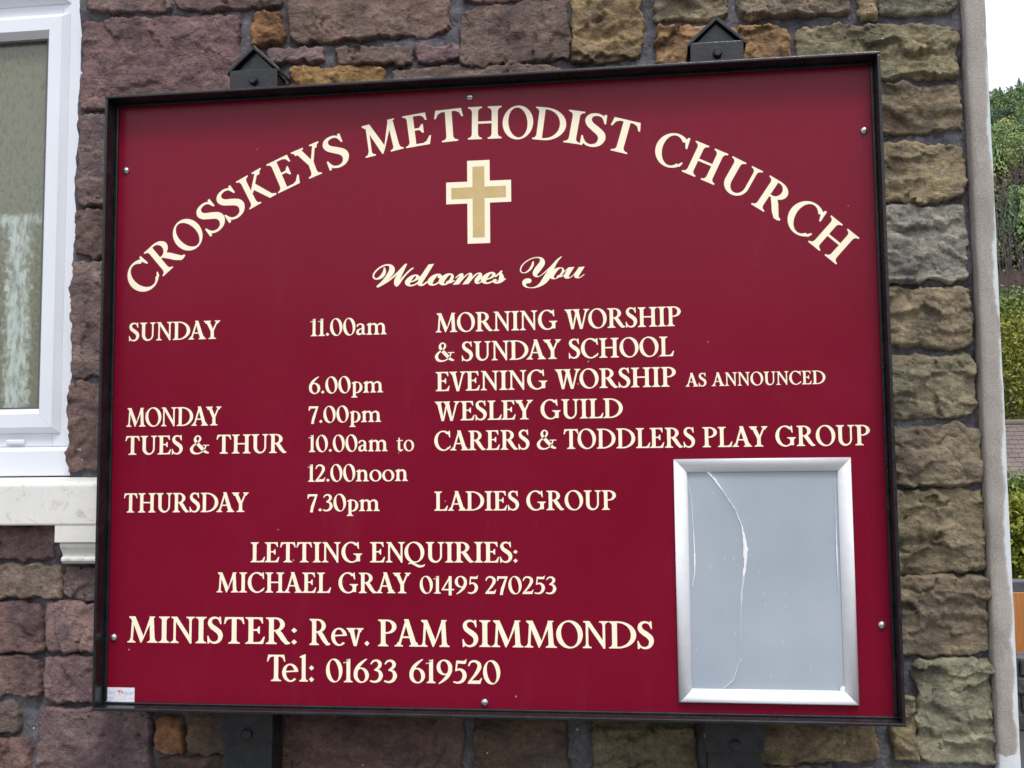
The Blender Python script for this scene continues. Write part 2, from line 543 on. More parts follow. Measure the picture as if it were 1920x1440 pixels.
WORDS = [
    ("SUNDAY", -0.7090, -0.5187, 1.8721, 0.0365),
    ("11.00am", -0.3344, -0.1819, 1.8721, 0.0336),
    ("MORNING WORSHIP", -0.0853, 0.3809, 1.8729, 0.0372),
    ("& SUNDAY SCHOOL", -0.0870, 0.3669, 1.8166, 0.0371),
    ("EVENING WORSHIP", -0.0857, 0.3692, 1.7597, 0.0369),
    ("AS ANNOUNCED", 0.3866, 0.6394, 1.7590, 0.0249),
    ("6.00pm", -0.3364, -0.1887, 1.7597, 0.0323),
    ("MONDAY", -0.7109, -0.5139, 1.7011, 0.0371),
    ("7.00pm", -0.3370, -0.1924, 1.7029, 0.0321),
    ("WESLEY GUILD", -0.0874, 0.2699, 1.7031, 0.0367),
    ("TUES & THUR", -0.7119, -0.3812, 1.6456, 0.0370),
    ("10.00am", -0.3367, -0.1798, 1.6465, 0.0325),
    ("to", -0.1628, -0.1282, 1.6462, 0.0321),
    ("CARERS & TODDLERS PLAY GROUP", -0.0888, 0.7144, 1.6463, 0.0371),
    ("12.00noon", -0.3380, -0.1402, 1.5893, 0.0329),
    ("THURSDAY", -0.7128, -0.4565, 1.5321, 0.0377),
    ("7.30pm", -0.3382, -0.1954, 1.5326, 0.0327),
    ("LADIES GROUP", -0.0892, 0.2543, 1.5325, 0.0362),
    ("LETTING ENQUIRIES:", -0.4513, 0.0695, 1.4354, 0.0383),
    ("MICHAEL GRAY", -0.5191, -0.1350, 1.3777, 0.0383),
    ("01495 270253", -0.1177, 0.1411, 1.3774, 0.0324),
    ("MINISTER:", -0.6998, -0.3571, 1.2804, 0.0503),
    ("Rev.", -0.3326, -0.2151, 1.2794, 0.0491),
    ("PAM", -0.1984, -0.0610, 1.2786, 0.0497),
    ("SIMMONDS", -0.0364, 0.3190, 1.2794, 0.0492),
    ("Tel:", -0.4163, -0.3230, 1.2108, 0.0496),
    ("01633", -0.2997, -0.1617, 1.2109, 0.0428),
    ("619520", -0.1379, 0.0346, 1.2117, 0.0428),
]
ARCH = [('C', -43.88), ('R', -40.67), ('O', -36.96), ('S', -33.52), ('S', -30.69), ('K', -27.2), ('E', -23.51), ('Y', -20.2), ('S', -16.94), ('M', -11.36), ('E', -7.16), ('T', -3.68), ('H', 0.68), ('O', 4.46), ('D', 8.12), ('I', 10.89), ('S', 13.21), ('T', 16.81), ('C', 22.01), ('H', 26.0), ('U', 30.66), ('R', 34.43), ('C', 38.36), ('H', 42.27)]
rng = random.Random(7)

# ------------------------------------------------------------------ ground and hills
m = Mat('asphalt', rough=0.9)
m.col(m.mix(m.ramp(m.noise(2, 6), [(0.3, 0.0), (0.7, 1.0)]), (0.045, 0.045, 0.047), (0.075, 0.073, 0.072)))
m.bump(m.noise(120, 4), 0.5, 0.004)
M['asphalt'] = m.m
M['paving'] = noisy('concrete_paving', (0.20, 0.19, 0.175), (0.27, 0.26, 0.24), 0.85, 3, 0.4, 90, 0.003)
M['grass'] = noisy('hill_grass', (0.055, 0.050, 0.030), (0.055, 0.030, 0.026), 0.9, 0.05, 0.5, 0.4, 0.5)


def terrain(x, y):
    """valley floor round the origin, wooded slopes all round; steepest beyond the building's right-hand corner"""
    x = np.asarray(x, float); y = np.asarray(y, float)
    r = np.hypot(x, y)
    az = np.arctan2(x, y)
    k = 0.30 + 0.19 * np.exp(-((az - 0.35) / 0.9) ** 2)
    base = np.where(az > -9, 150.0, 150.0)
    h = np.maximum(0, r - base) * k
    top = 152 * (k / 0.49) ** 1.6
    h = np.where(h > top * 0.6, top * 0.6 + (top * 0.4) * np.tanh((h - top * 0.6) / (top * 0.4)), h)
    h = h + np.where(r > base, 1, 0) * np.minimum(1, (r - base) / 120) * 9 * fbm(x * 0.008, y * 0.008, 5, 4)
    return h - 0.03


na, nr = 181, 70
A = np.linspace(0, 2 * math.pi, na)
RR = np.concatenate([[0.01], np.geomspace(6, 1400, nr)])
X = RR[:, None] * np.sin(A)[None]; Y = RR[:, None] * np.cos(A)[None]
Z = terrain(X, Y)
hill = link('ground', grid_mesh('ground', np.stack([X, Y, Z], -1)), M['grass'])
tag(hill, kind='structure')
tag(MB().box(-14, 14, -3.4, 0.20, -0.02, 0.0).build('pavement', M['paving']), kind='structure')
tag(MB().box(-40, 40, -10.5, -3.55, -0.14, -0.012).build('road', M['asphalt']), kind='structure')
tag(MB().box(-40, 40, -3.55, -3.402, -0.14, 0.004).build('kerb', M['paving'], bevel=0.01), kind='structure')
tag(MB().box(0.99, 14, 0.204, 30, -0.02, 0.001).build('yard', M['asphalt']), kind='structure')

# wooded hillside: one far-off mass of conifers and broadleaves
M['conifer'] = foliage('hill_conifer', [(0.070, 0.115, 0.065), (0.115, 0.185, 0.085), (0.17, 0.245, 0.09), (0.32, 0.33, 0.11)], 0.03)


def tree_template(kind, seed, lod=1):
    r = np.random.default_rng(seed)
    V, F = [], []
    if kind == 'conifer':
        nl = 24 if lod else 11
        for lv in range(nl):
            t = lv / nl
            zz = 0.12 + 0.86 * t
            rad = 0.21 * (1 - t) ** 0.85 + 0.012
            n = 12 - lv // 4
            for i in range(n):
                a = 2 * math.pi * (i + r.random()) / n
                rr = rad * (0.75 + 0.5 * r.random())
                w = 0.42 * rr + 0.010
                d = np.array([math.cos(a), math.sin(a)]); p = np.array([-d[1], d[0]])
                b = len(V)
                V += [(0, 0, zz + 0.055), (*(d * rr + p * w * 0.5), zz - 0.03 * r.random()), (*(d * rr * 1.12), zz - 0.06), (*(d * rr - p * w * 0.5), zz - 0.03 * r.random())]
                F += [(b, b + 1, b + 2, b + 3)]
    else:
        for i in range(700 if lod else 170):
            v = r.normal(size=3); v /= np.linalg.norm(v)
            c = v * (0.55 + 0.45 * r.random()) * np.array([0.30, 0.30, 0.36]) + np.array([0, 0, 0.62])
            u = r.normal(size=3); u /= np.linalg.norm(u); w = np.cross(u, v); w /= np.linalg.norm(w) + 1e-9
            s = (0.016 + 0.017 * r.random()) * (1 if lod else 1.9)
            b = len(V)
            V += [tuple(c + u * s), tuple(c + w * s), tuple(c - u * s), tuple(c - w * s)]
            F += [(b, b + 1, b + 2, b + 3)]
    return np.array(V), np.array(F)


def forest(name, az0, az1, r0, r1, spacing, mix, mat, label, cat, seed, hmin, hmax, lod=1):
    r = np.random.default_rng(seed)
    n = int((az1 - az0) * (r1 ** 2 - r0 ** 2) / 2 / spacing ** 2)
    az = r.uniform(az0, az1, n); rad = np.sqrt(r.uniform(r0 ** 2, r1 ** 2, n))
    x, y = rad * np.sin(az), rad * np.cos(az)
    z = terrain(x, y)
    tpl = {k: [tree_template(k, s, lod) for s in range(5)] for k in ('conifer', 'broad')}
    VV, FF, b = [], [], 0
    for i in range(n):
        kind = 'conifer' if (fbm(x[i] * 0.012, y[i] * 0.012, 3, 3) + 0.25 * r.normal() * 0.3 + mix) > 0 else 'broad'
        V, F = tpl[kind][r.integers(5)]
        hgt = r.uniform(hmin, hmax) * (1 if kind == 'conifer' else 0.8)
        a = r.uniform(0, 6.28); ca, sa = math.cos(a), math.sin(a)
        P = np.stack([V[:, 0] * ca - V[:, 1] * sa, V[:, 0] * sa + V[:, 1] * ca, V[:, 2]], 1) * hgt + (x[i], y[i], z[i] - 0.06 * hgt)
        VV.append(P); FF.append(F + b); b += len(P)
    me = bpy.data.meshes.new(name)
    fast_mesh(me, np.concatenate(VV), np.concatenate(FF))
    o = link(name, me, mat)
    tag(o, label, cat, kind='stuff')
    return o


forest('hillside_wood', 0.22, 0.50, 228, 500, 5.6, 0.08, M['conifer'], 'green wood covering the hillside beyond the building', 'wood', 11, 8, 16)
forest('valley_wood', -0.45, 0.215, 228, 480, 6.6, 0.08, M['conifer'], 'wood on the slope hidden behind the stone building', 'wood', 12, 8, 16, 0)
forest('valley_wood', 0.505, 0.95, 228, 480, 6.6, 0.08, M['conifer'], 'wood on the slope further along the valley', 'wood', 13, 8, 16, 0)


# leafless birch trunks on the brown slope below the wood
r = np.random.default_rng(3)
mb = MB()
for i in range(1500):
    az, rad = r.uniform(0.20, 0.60), r.uniform(205, 290)
    x, y = rad * math.sin(az), rad * math.cos(az)
    z = float(terrain(x, y)); h = r.uniform(6, 13)
    dx, dy = r.normal() * 0.5, r.normal() * 0.5
    mb.tube([(x, y, z - 0.3), (x + dx * 0.4, y + dy * 0.4, z + h * 0.5), (x + dx, y + dy, z + h)], [0.13, 0.09, 0.02], 4)
    for k in range(7):
        t = r.uniform(0.35, 0.95); a = r.uniform(0, 6.28); L = (1 - t) * h * 0.35 + 0.8
        p = (x + dx * t, y + dy * t, z + h * t)
        mb.tube([p, (p[0] + math.cos(a) * L, p[1] + math.sin(a) * L, p[2] + L * 0.8)], [0.045, 0.015], 3)
M['birch'] = noisy('birch_bark', (0.15, 0.12, 0.115), (0.075, 0.052, 0.052), 0.9, 0.12)
tag(mb.build('bare_saplings', M['birch']), 'leafless grey saplings on the brown slope below the wood', 'saplings', kind='stuff')

# ------------------------------------------------------------------ the stone building
bld = empty('stone_building', (-1.0, 3.0, 0))
tag(bld, 'stone building with purple and olive sandstone blocks in dark mortar and a white window', 'building')
INV = Matrix.Translation((1.0, -3.0, 0))


def bpart(o):
    """parent a part built in world coordinates to the building"""
    o.parent = bld
    o.matrix_parent_inverse = INV
    return o


WX0, WX1, WZ0, WZ1 = -1.95, -0.880, 1.52, 3.05        # window opening
BX0, BX1 = -3.4, 0.929
YM = 0.1345                                             # mean plane of the mortar


def mortar_patch(x0, x1, z0, z1, step, dense):
    nx = max(2, int((x1 - x0) / step)); nz = max(2, int((z1 - z0) / step))
    x, z = np.meshgrid(np.linspace(x0, x1, nx + 1), np.linspace(z0, z1, nz + 1))
    y = YM - 0.003 - 0.012 * fbm(x * 9, z * 13, 21, 4) - 0.008 * (0.35 - np.abs(fbm(x * 16, z * 38, 60, 4, 0.6))) - 0.005 * fbm(x * 45, z * 60, 8, 3, 0.6)
    return grid_mesh('mortar_bed', np.stack([x, y, z], -1))


for x0, x1, z0, z1, st in ((WX1, BX1, 0.0, 5.0, 0.009), (BX0, WX1, 0.0, WZ0, 0.012), (BX0, WX0, WZ0, WZ1, 0.02), (BX0, WX1, WZ1, 5.0, 0.02)):
    bpart(link('mortar_bed', mortar_patch(x0, x1, z0, z1, st, True), M['mortar']))
core = MB()
core.box(BX0, WX0 - 0.05, 0.16, 0.5, 0, 5.0); core.box(WX1 + 0.05, 0.92, 0.16, 0.5, 0, 5.0)
core.box(WX0 - 0.05, WX1 + 0.05, 0.16, 0.5, 0, WZ0 - 0.02); core.box(WX0 - 0.05, WX1 + 0.05, 0.16, 0.5, WZ1 + 0.02, 5.0)
core.box(BX0, 0.92, 0.5, 0.6, 0, 5.0)
bpart(core.build('wall_core', M['mortar']))
jam = MB()
jam.box(WX1 - 0.001, WX1 + 0.045, 0.137, 0.24, WZ0, WZ1)
jam.box(WX0 - 0.045, WX0 + 0.001, 0.137, 0.24, WZ0, WZ1)
jam.box(WX0, WX1, 0.137, 0.24, WZ1 - 0.001, WZ1 + 0.04)
bpart(jam.build('window_reveal', M['sill']))
rest = MB()
rest.box(BX0, 0.955, 0.6, 7.0, 0, 5.0)
rest.prism_y([(BX0, 5.0), (0.955, 5.0), ((BX0 + 0.955) / 2, 7.2)], 0.14, 7.0)
bpart(rest.build('gable_wall', M['gable']))
rf = MB()
mx = (BX0 + 0.955) / 2
for s in (-1, 1):
    ex = BX0 - 0.25 if s < 0 else 1.205
    rf.prism_y([(mx, 7.25), (ex, 4.80), (ex, 4.90), (mx, 7.37)], -0.05, 7.2)
M['slate'] = noisy('slate', (0.06, 0.062, 0.072), (0.10, 0.10, 0.11), 0.6, 5, 0.4, 20, 0.01)
bpart(rf.build('roof', M['slate']))
# rendered margin on the corner
nz = 420
zz = np.linspace(0, 5.0, nz)
prof = [(0.9285, 0.135), (0.930, 0.108), (0.933, 0.1045), (0.940, 0.1030), (0.955, 0.1030), (0.964, 0.1035), (0.968, 0.107), (0.969, 0.14), (0.969, 0.61)]
P = np.zeros((nz, len(prof), 3))
for j, (px, py) in enumerate(prof):
    left = 1.0 if j < 4 else 0.25
    P[:, j, 0] = px + (0.0009 * left + 0.0003) * 2 * fbm(zz * 7, 0 * zz + j * 0.15, 31, 5, 0.6)
    P[:, j, 1] = py + 0.0022 * fbm(zz * 18, 0 * zz + j * 0.4, 77, 4)
    P[:, j, 2] = zz
bpart(link('render_margin', grid_mesh('render_margin', P), M['render']))

# stones, each a piece of its own
PAL_RED = [lin(142, 119, 122), lin(126, 107, 103), lin(137, 113, 117), lin(134, 117, 109), lin(128, 108, 111), lin(121, 100, 98)]
PAL_OLIVE = [lin(160, 147, 122), lin(152, 141, 119), lin(146, 136, 118), lin(164, 147, 119), lin(152, 146, 129)]
PAL_SHADED = [lin(104, 86, 80), lin(96, 80, 72)]  # stones under the board: its shade is put into these darker browns
PAL_ORG = [lin(150, 112, 82), lin(158, 126, 86)]


def smooth01(t):
    t = np.clip(t, 0, 1)
    return t * t * (3 - 2 * t)


def stone(corn, col, seed, rough=1.0, strata=0.0, step=0.0036, grow=0.0065):
    c = np.array(corn, float)
    r = np.random.default_rng(seed)
    c[0] += (-grow, grow); c[1] += (grow, grow); c[2] += (grow, -grow); c[3] += (-grow, -grow)
    w = (np.linalg.norm(c[1] - c[0]) + np.linalg.norm(c[2] - c[3])) / 2
    h = (np.linalg.norm(c[3] - c[0]) + np.linalg.norm(c[2] - c[1])) / 2
    nu, nv = max(10, int(w / step)), max(10, int(h / step))
    e = lambda n: 0.5 - 0.5 * np.sign(0.5 - np.linspace(0, 1, n + 1)) * np.abs(1 - 2 * np.linspace(0, 1, n + 1)) ** 0.8
    u, v = np.meshgrid(e(nu), e(nv))
    U, V = 2 * u - 1, 2 * v - 1
    kx, kz = min(0.05, 0.006 / w * 2), min(0.12, 0.006 / h * 2)
    U2 = U * (1 - kx * (np.abs(V) ** 9)); V2 = V * (1 - kz * (np.abs(U) ** 9))
    u2, v2 = (U2 + 1) / 2, (V2 + 1) / 2
    x = (c[0, 0] * (1 - u2) + c[1, 0] * u2) * (1 - v2) + (c[3, 0] * (1 - u2) + c[2, 0] * u2) * v2
    z = (c[0, 1] * (1 - u2) + c[1, 1] * u2) * (1 - v2) + (c[3, 1] * (1 - u2) + c[2, 1] * u2) * v2
    # ragged arrises
    d0 = np.minimum(np.minimum(u, 1 - u) * w, np.minimum(v, 1 - v) * h)
    ew = np.exp(-d0 / 0.02)
    x = x + ew * (0.006 + 0.006 * min(1, rough)) * fbm(x * 18, z * 40, seed, 5, 0.62); z = z + ew * 0.012 * fbm(x * 34, z * 18, seed + 5, 5, 0.62)
    # chips: cells with their own tilt and depth, as struck by a hammer
    n = max(6, int(w * h / 0.0016))
    px = c[:, 0].min() + w * r.random(n); pz = c[:, 1].min() + h * r.random(n)
    wx = x + 0.030 * fbm(x * 14, z * 14, seed + 40, 4, 0.6); wz = z + 0.030 * fbm(x * 14, z * 14, seed + 41, 4, 0.6)
    D = (wx[..., None] - px) ** 2 + ((wz[..., None] - pz) * (1.0 + 1.2 * (strata > 0.5))) ** 2
    k = D.argmin(-1)
    gx_, gz_, of = r.normal(size=n) * 0.10, r.normal(size=n) * 0.13 - 0.04, r.normal(size=n) * 0.0030
    chip = of[k] + gx_[k] * (wx - px[k]) + gz_[k] * (wz - pz[k])
    # the body of the block: lowest of a few broad planes
    cx, cz = c[:, 0].mean(), c[:, 1].mean()
    pl = []
    for i in range(6):
        a = r.uniform(0, 2 * math.pi)
        g = r.uniform(0.05, 0.34)
        pl.append(r.uniform(0.008, 0.018) - g * ((x - cx) * math.cos(a) * 0.5 + (z - cz) * math.sin(a)))
    F = np.clip(np.min(np.stack(pl), 0), -0.012, 0.018)
    ridg = 0.5 - np.abs(fbm(x * 26, z * 34, seed + 13, 4, 0.6))
    rel = rough * (0.45 * F + 1.15 * chip + 0.0055 * fbm(x * 15, z * 19, seed + 9, 6, 0.66) + 0.006 * (ridg - 0.4) + 0.0030 * fbm(x * 75, z * 95, seed + 3, 4, 0.7))
    if strata:
        t = (z + 0.016 * fbm(x * 11, z * 8, seed + 2, 5, 0.6)) * 26
        saw = t - np.floor(t)
        rel = rel + strata * 0.007 * (saw ** 2.2 - 0.3) * np.clip(2.6 * fbm(x * 8, z * 14, seed + 1, 3) + 0.35, 0, 1)
    rel = 0.5 * (rel - 0.0055 + np.sqrt((rel + 0.0055) ** 2 + 4e-6)) 
    d = np.maximum(0, d0 + 0.004 * fbm(x * 60, z * 60, seed + 77, 3))
    pil = smooth01(d / (0.004 + 0.004 * rough)) ** 0.6
    out = -0.012 + (0.013 + rel) * pil
    y = np.clip(0.117 - out, 0.0935, 0.150)
    y = np.where(d0 <= 1e-9, 0.152, y)
    o = bpart(link('stone', grid_mesh('stone', np.stack([x, y, z], -1)), M['stone']))
    o.color = (*col, 1)
    return o


def vary(c, r, a=0.12):
    f = 1 + r.uniform(-a, a)
    return tuple(max(0.01, q * f * (1 + r.uniform(-0.05, 0.05))) for q in c)


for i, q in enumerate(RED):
    stone(q, vary(PAL_RED[i % 6] if i < 24 else PAL_SHADED[i % 2], rng), 100 + i, 0.46, 0.12)
for i, q in enumerate(ORG):
    stone(q, vary(PAL_ORG[i % 2], rng), 300 + i, 0.9, 0.3)
OCOL = {5: lin(168, 138, 104), 9: lin(160, 161, 153), 10: lin(158, 147, 124), 0: lin(160, 138, 108), 16: lin(136, 128, 104), 15: lin(150, 145, 126), 13: lin(146, 137, 116), 14: lin(142, 132, 113), 18: lin(112, 104, 82), 17: lin(138, 122, 98)}
for i, q in enumerate(OLIVE):
    stone(q, vary(OCOL.get(i, PAL_OLIVE[i % 5]), rng, 0.06), 500 + i, 1.0, 1.0)


def courses(x0, x1, z0, z1, pal, seed, hmin=0.09, hmax=0.17):
    r = random.Random(seed)
    z = z1
    k = 0
    while z - z0 > 0.05:
        h = min(r.uniform(hmin, hmax), z - z0)
        if z - z0 - h < 0.05: h = z - z0
        x = x0
        while x < x1 - 0.02:
            w = r.uniform(0.12, 0.36)
            if x1 - x - w < 0.1: w = x1 - x
            a = 0.007
            j = lambda: r.uniform(-0.004, 0.004)
            q = ((x + a + j(), z - a + j()), (x + w - a + j(), z - a + j()), (x + w - a + j(), z - h + a + j()), (x + a + j(), z - h + a + j()))
            stone(q, vary(pal[r.randrange(len(pal))], r), seed * 50 + k, 0.8, 0.3, 0.014)
            k += 1
            x += w
        z -= h


courses(-0.87, 0.175, 2.70, 3.30, PAL_RED, 21)
courses(0.18, 0.928, 2.63, 3.30, PAL_OLIVE, 22)
courses(-2.2, -1.165, 0.30, 1.50, PAL_RED, 23)
courses(-1.16, 0.17, 0.30, 0.945, PAL_RED, 24)
courses(0.175, 0.925, 0.30, 0.93, PAL_OLIVE, 25)

# window sill and its corbel, painted white
s = MB()
s.prism_x([(0.072, 1.506), (0.20, 1.506), (0.20, 1.604), (0.135, 1.603), (0.085, 1.5945), (0.0735, 1.588)], -2.05, -0.772)
so = bpart(s.build('window_sill', M['sill'], bevel=0.004))
for xa, xb in ((-0.878, -0.778), (-2.04, -1.94)):
    k = MB().box(xa, xb, 0.0745, 0.15, 1.471, 1.512)
    k.prism_x([(0.15, 1.4705), (0.080, 1.4705), (0.081, 1.462), (0.092, 1.448), (0.093, 1.443), (0.086, 1.440), (0.086, 1.434), (0.094, 1.428), (0.15, 1.426)], xa + 0.008, xb - 0.004)
    bpart(k.build('sill_corbel', M['sill'], bevel=0.002))

# window: frame, cill, casement, glass
GY = 0.195
fr = MB()
fr.box(WX1 - 0.062, WX1 + 0.0, 0.168, 0.235, 1.668, WZ1 - 0.002)
fr.box(WX0 + 0.0, WX0 + 0.062, 0.168, 0.235, 1.668, WZ1 - 0.002)
fr.box(WX0 + 0.0615, WX1 - 0.0615, 0.1685, 0.235, 1.668, 1.712)
fr.box(WX0 + 0.0615, WX1 - 0.0615, 0.1685, 0.235, 2.607, 2.655)
fr.box(WX0 + 0.0615, WX1 - 0.0615, 0.1685, 0.235, WZ1 - 0.062, WZ1 - 0.003)
win = bpart(fr.build('window', M['upvc'], bevel=0.0025))
ci = MB().prism_x([(0.148, 1.606), (0.235, 1.606), (0.235, 1.6675), (0.165, 1.6675), (0.150, 1.663), (0.148, 1.658)], WX0 + 0.001, WX1 - 0.002)
o = ci.build('cill', M['upvc'], bevel=0.002); o.parent = win
dc = MB().box(-1.045, -1.003, 0.162, 0.170, 1.6735, 1.684)
o = dc.build('drain_cap', M['upvc'], bevel=0.003); o.parent = win


def casement(x0, x1, z0, z1):
    """mitred chamfered sash rails round one pane"""
    W = 0.052
    prof = [(0.0, 0.196), (0.0, 0.166), (0.012, 0.152), (0.040, 0.152), (W, 0.170), (W, 0.196)]   # (inset, y)
    corners = [(x0, z0), (x1, z0), (x1, z1), (x0, z1)]
    ins = lambda k, t: (corners[k][0] + (t if k in (0, 3) else -t), corners[k][1] + (t if k in (0, 1) else -t))
    for k in range(4):
        a, b = k, (k + 1) % 4
        mb = MB()
        n = len(prof)
        v = []
        for kk in (a, b):
            for t, y in prof:
                px, pz = ins(kk, t)
                g = 0.00025
                if k in (0, 2): px += g if kk in (0, 3) else -g
                else: pz += g if kk in (0, 1) else -g
                v.append((px, y, pz))
        mb.add(v, [(i, (i + 1) % n, n + (i + 1) % n, n + i) for i in range(n)] + [tuple(range(n))[::-1], tuple(range(n, 2 * n))])
        o = mb.build('sash_rail', M['upvc'])
        o.parent = win
    mb = MB()
    for t0, t1, y in ((W - 0.002, W + 0.004, 0.1705),):
        for k in range(4):
            b = (k + 1) % 4
            p = [ins(k, t0), ins(b, t0), ins(b, t1), ins(k, t1)]
            mb.add([(q[0], y, q[1]) for q in p] + [(q[0], y + 0.02, q[1]) for q in p], [(0, 1, 2, 3), (4, 5, 1, 0), (6, 7, 3, 2)])
    o = mb.build('gasket', M['gasket']); o.parent = win
    pane = MB().box(x0 + W - 0.002, x1 - W + 0.002, 0.182, 0.188, z0 + W - 0.002, z1 - W + 0.002)
    o = pane.build('pane', M['glass']); o.parent = win


casement(WX0 + 0.045, WX1 - 0.044, 1.697, 2.617)
casement(WX0 + 0.045, WX1 - 0.044, 2.640, WZ1 - 0.045)

# ------------------------------------------------------------------ lettering: a serif alphabet drawn stroke by stroke (cap height 1)
ST, HA = 0.158, 0.070


class G:
    def __init__(self):
        self.p = []          # list of layers; a layer is a list of polygons that do not overlap

    def poly(self, *pts):
        self.p.append([list(pts)]); return self

    def serif(self, x, y, w, l, r, d):
        q = lambda a, b, c, n=5: [((1 - t) ** 2 * a[0] + 2 * t * (1 - t) * b[0] + t * t * c[0], (1 - t) ** 2 * a[1] + 2 * t * (1 - t) * b[1] + t * t * c[1]) for t in (i / n for i in range(n + 1))]
        L, Rr = x - w / 2, x + w / 2
        pts = [(L - l, y), (Rr + r, y)]
        if r > 0.001: pts += q((Rr + r, y + 0.042 * d), (Rr + 0.010, y + 0.055 * d), (Rr, y + 0.16 * d))
        else: pts += [(Rr, y + 0.16 * d)]
        if l > 0.001: pts += q((L, y + 0.16 * d), (L - 0.010, y + 0.055 * d), (L - l, y + 0.042 * d))
        else: pts += [(L, y + 0.16 * d)]
        return self.poly(*pts)

    def bar(self, x0, y0, x1, y1, w0, w1=None):
        w1 = w0 if w1 is None else w1
        return self.poly((x0 - w0 / 2, y0), (x0 + w0 / 2, y0), (x1 + w1 / 2, y1), (x1 - w1 / 2, y1))

    def stem(self, x, y0=0.0, y1=1.0, w=ST, b=(0.1, 0.1), t=(0.1, 0.1)):
        self.bar(x, y0, x, y1, w)
        if b: self.serif(x, y0, w, b[0], b[1], 1)
        if t: self.serif(x, y1, w, t[0], t[1], -1)
        return self

    def ring(self, cx, cy, rx, ry, tx, ty, a0=0, a1=360, tilt=0, n=40):
        out = []
        ti = R(tilt)
        pr = []
        for i in range(n + 1):
            a = R(a0 + (a1 - a0) * i / n)
            ox, oy = rx * math.cos(a), ry * math.sin(a)
            b = a - ti
            ex, ey = (rx - tx) * math.cos(b), (ry - ty) * math.sin(b)
            ix, iy = ex * math.cos(ti) - ey * math.sin(ti), ex * math.sin(ti) + ey * math.cos(ti)
            pr.append(((cx + ox, cy + oy), (cx + ix, cy + iy)))
        for (o0, i0), (o1, i1) in zip(pr, pr[1:]):
            out.append([o0, o1, i1, i0])
        self.p.append(out)
        return self

    def stroke(self, pts, ws, n=7):
        P = [np.array(p, float) for p in pts]
        P = [2 * P[0] - P[1]] + P + [2 * P[-1] - P[-2]]
        C, Wd = [], []
        for i in range(1, len(P) - 2):
            for k in range(n + (i == len(P) - 3)):
                t = k / n
                C.append(0.5 * (2 * P[i] + (P[i + 1] - P[i - 1]) * t + (2 * P[i - 1] - 5 * P[i] + 4 * P[i + 1] - P[i + 2]) * t * t + (3 * P[i] - P[i - 1] - 3 * P[i + 1] + P[i + 2]) * t ** 3))
                Wd.append(ws[i - 1] * (1 - t) + ws[i] * t)
        C = np.array(C); T = np.gradient(C, axis=0); T /= np.linalg.norm(T, axis=1)[:, None] + 1e-9
        N = np.stack([-T[:, 1], T[:, 0]], 1) * np.array(Wd)[:, None] / 2
        L, Q = C + N, C - N
        self.p.append([[tuple(L[i]), tuple(L[i + 1]), tuple(Q[i + 1]), tuple(Q[i])] for i in range(len(C) - 1)])
        return self

    def dia(self, x, y, r=0.095):
        return self.poly((x - r, y), (x, y - r * 1.05), (x + r, y), (x, y + r * 1.05))

    def rot180(self, h):
        w = max(q[0] for l in self.p for f in l for q in f)
        self.p = [[[(w - x, h - y) for x, y in f] for f in l] for l in self.p]
        return self

    def box(self):
        xs = [q[0] for l in self.p for f in l for q in f]
        return min(xs), max(xs)


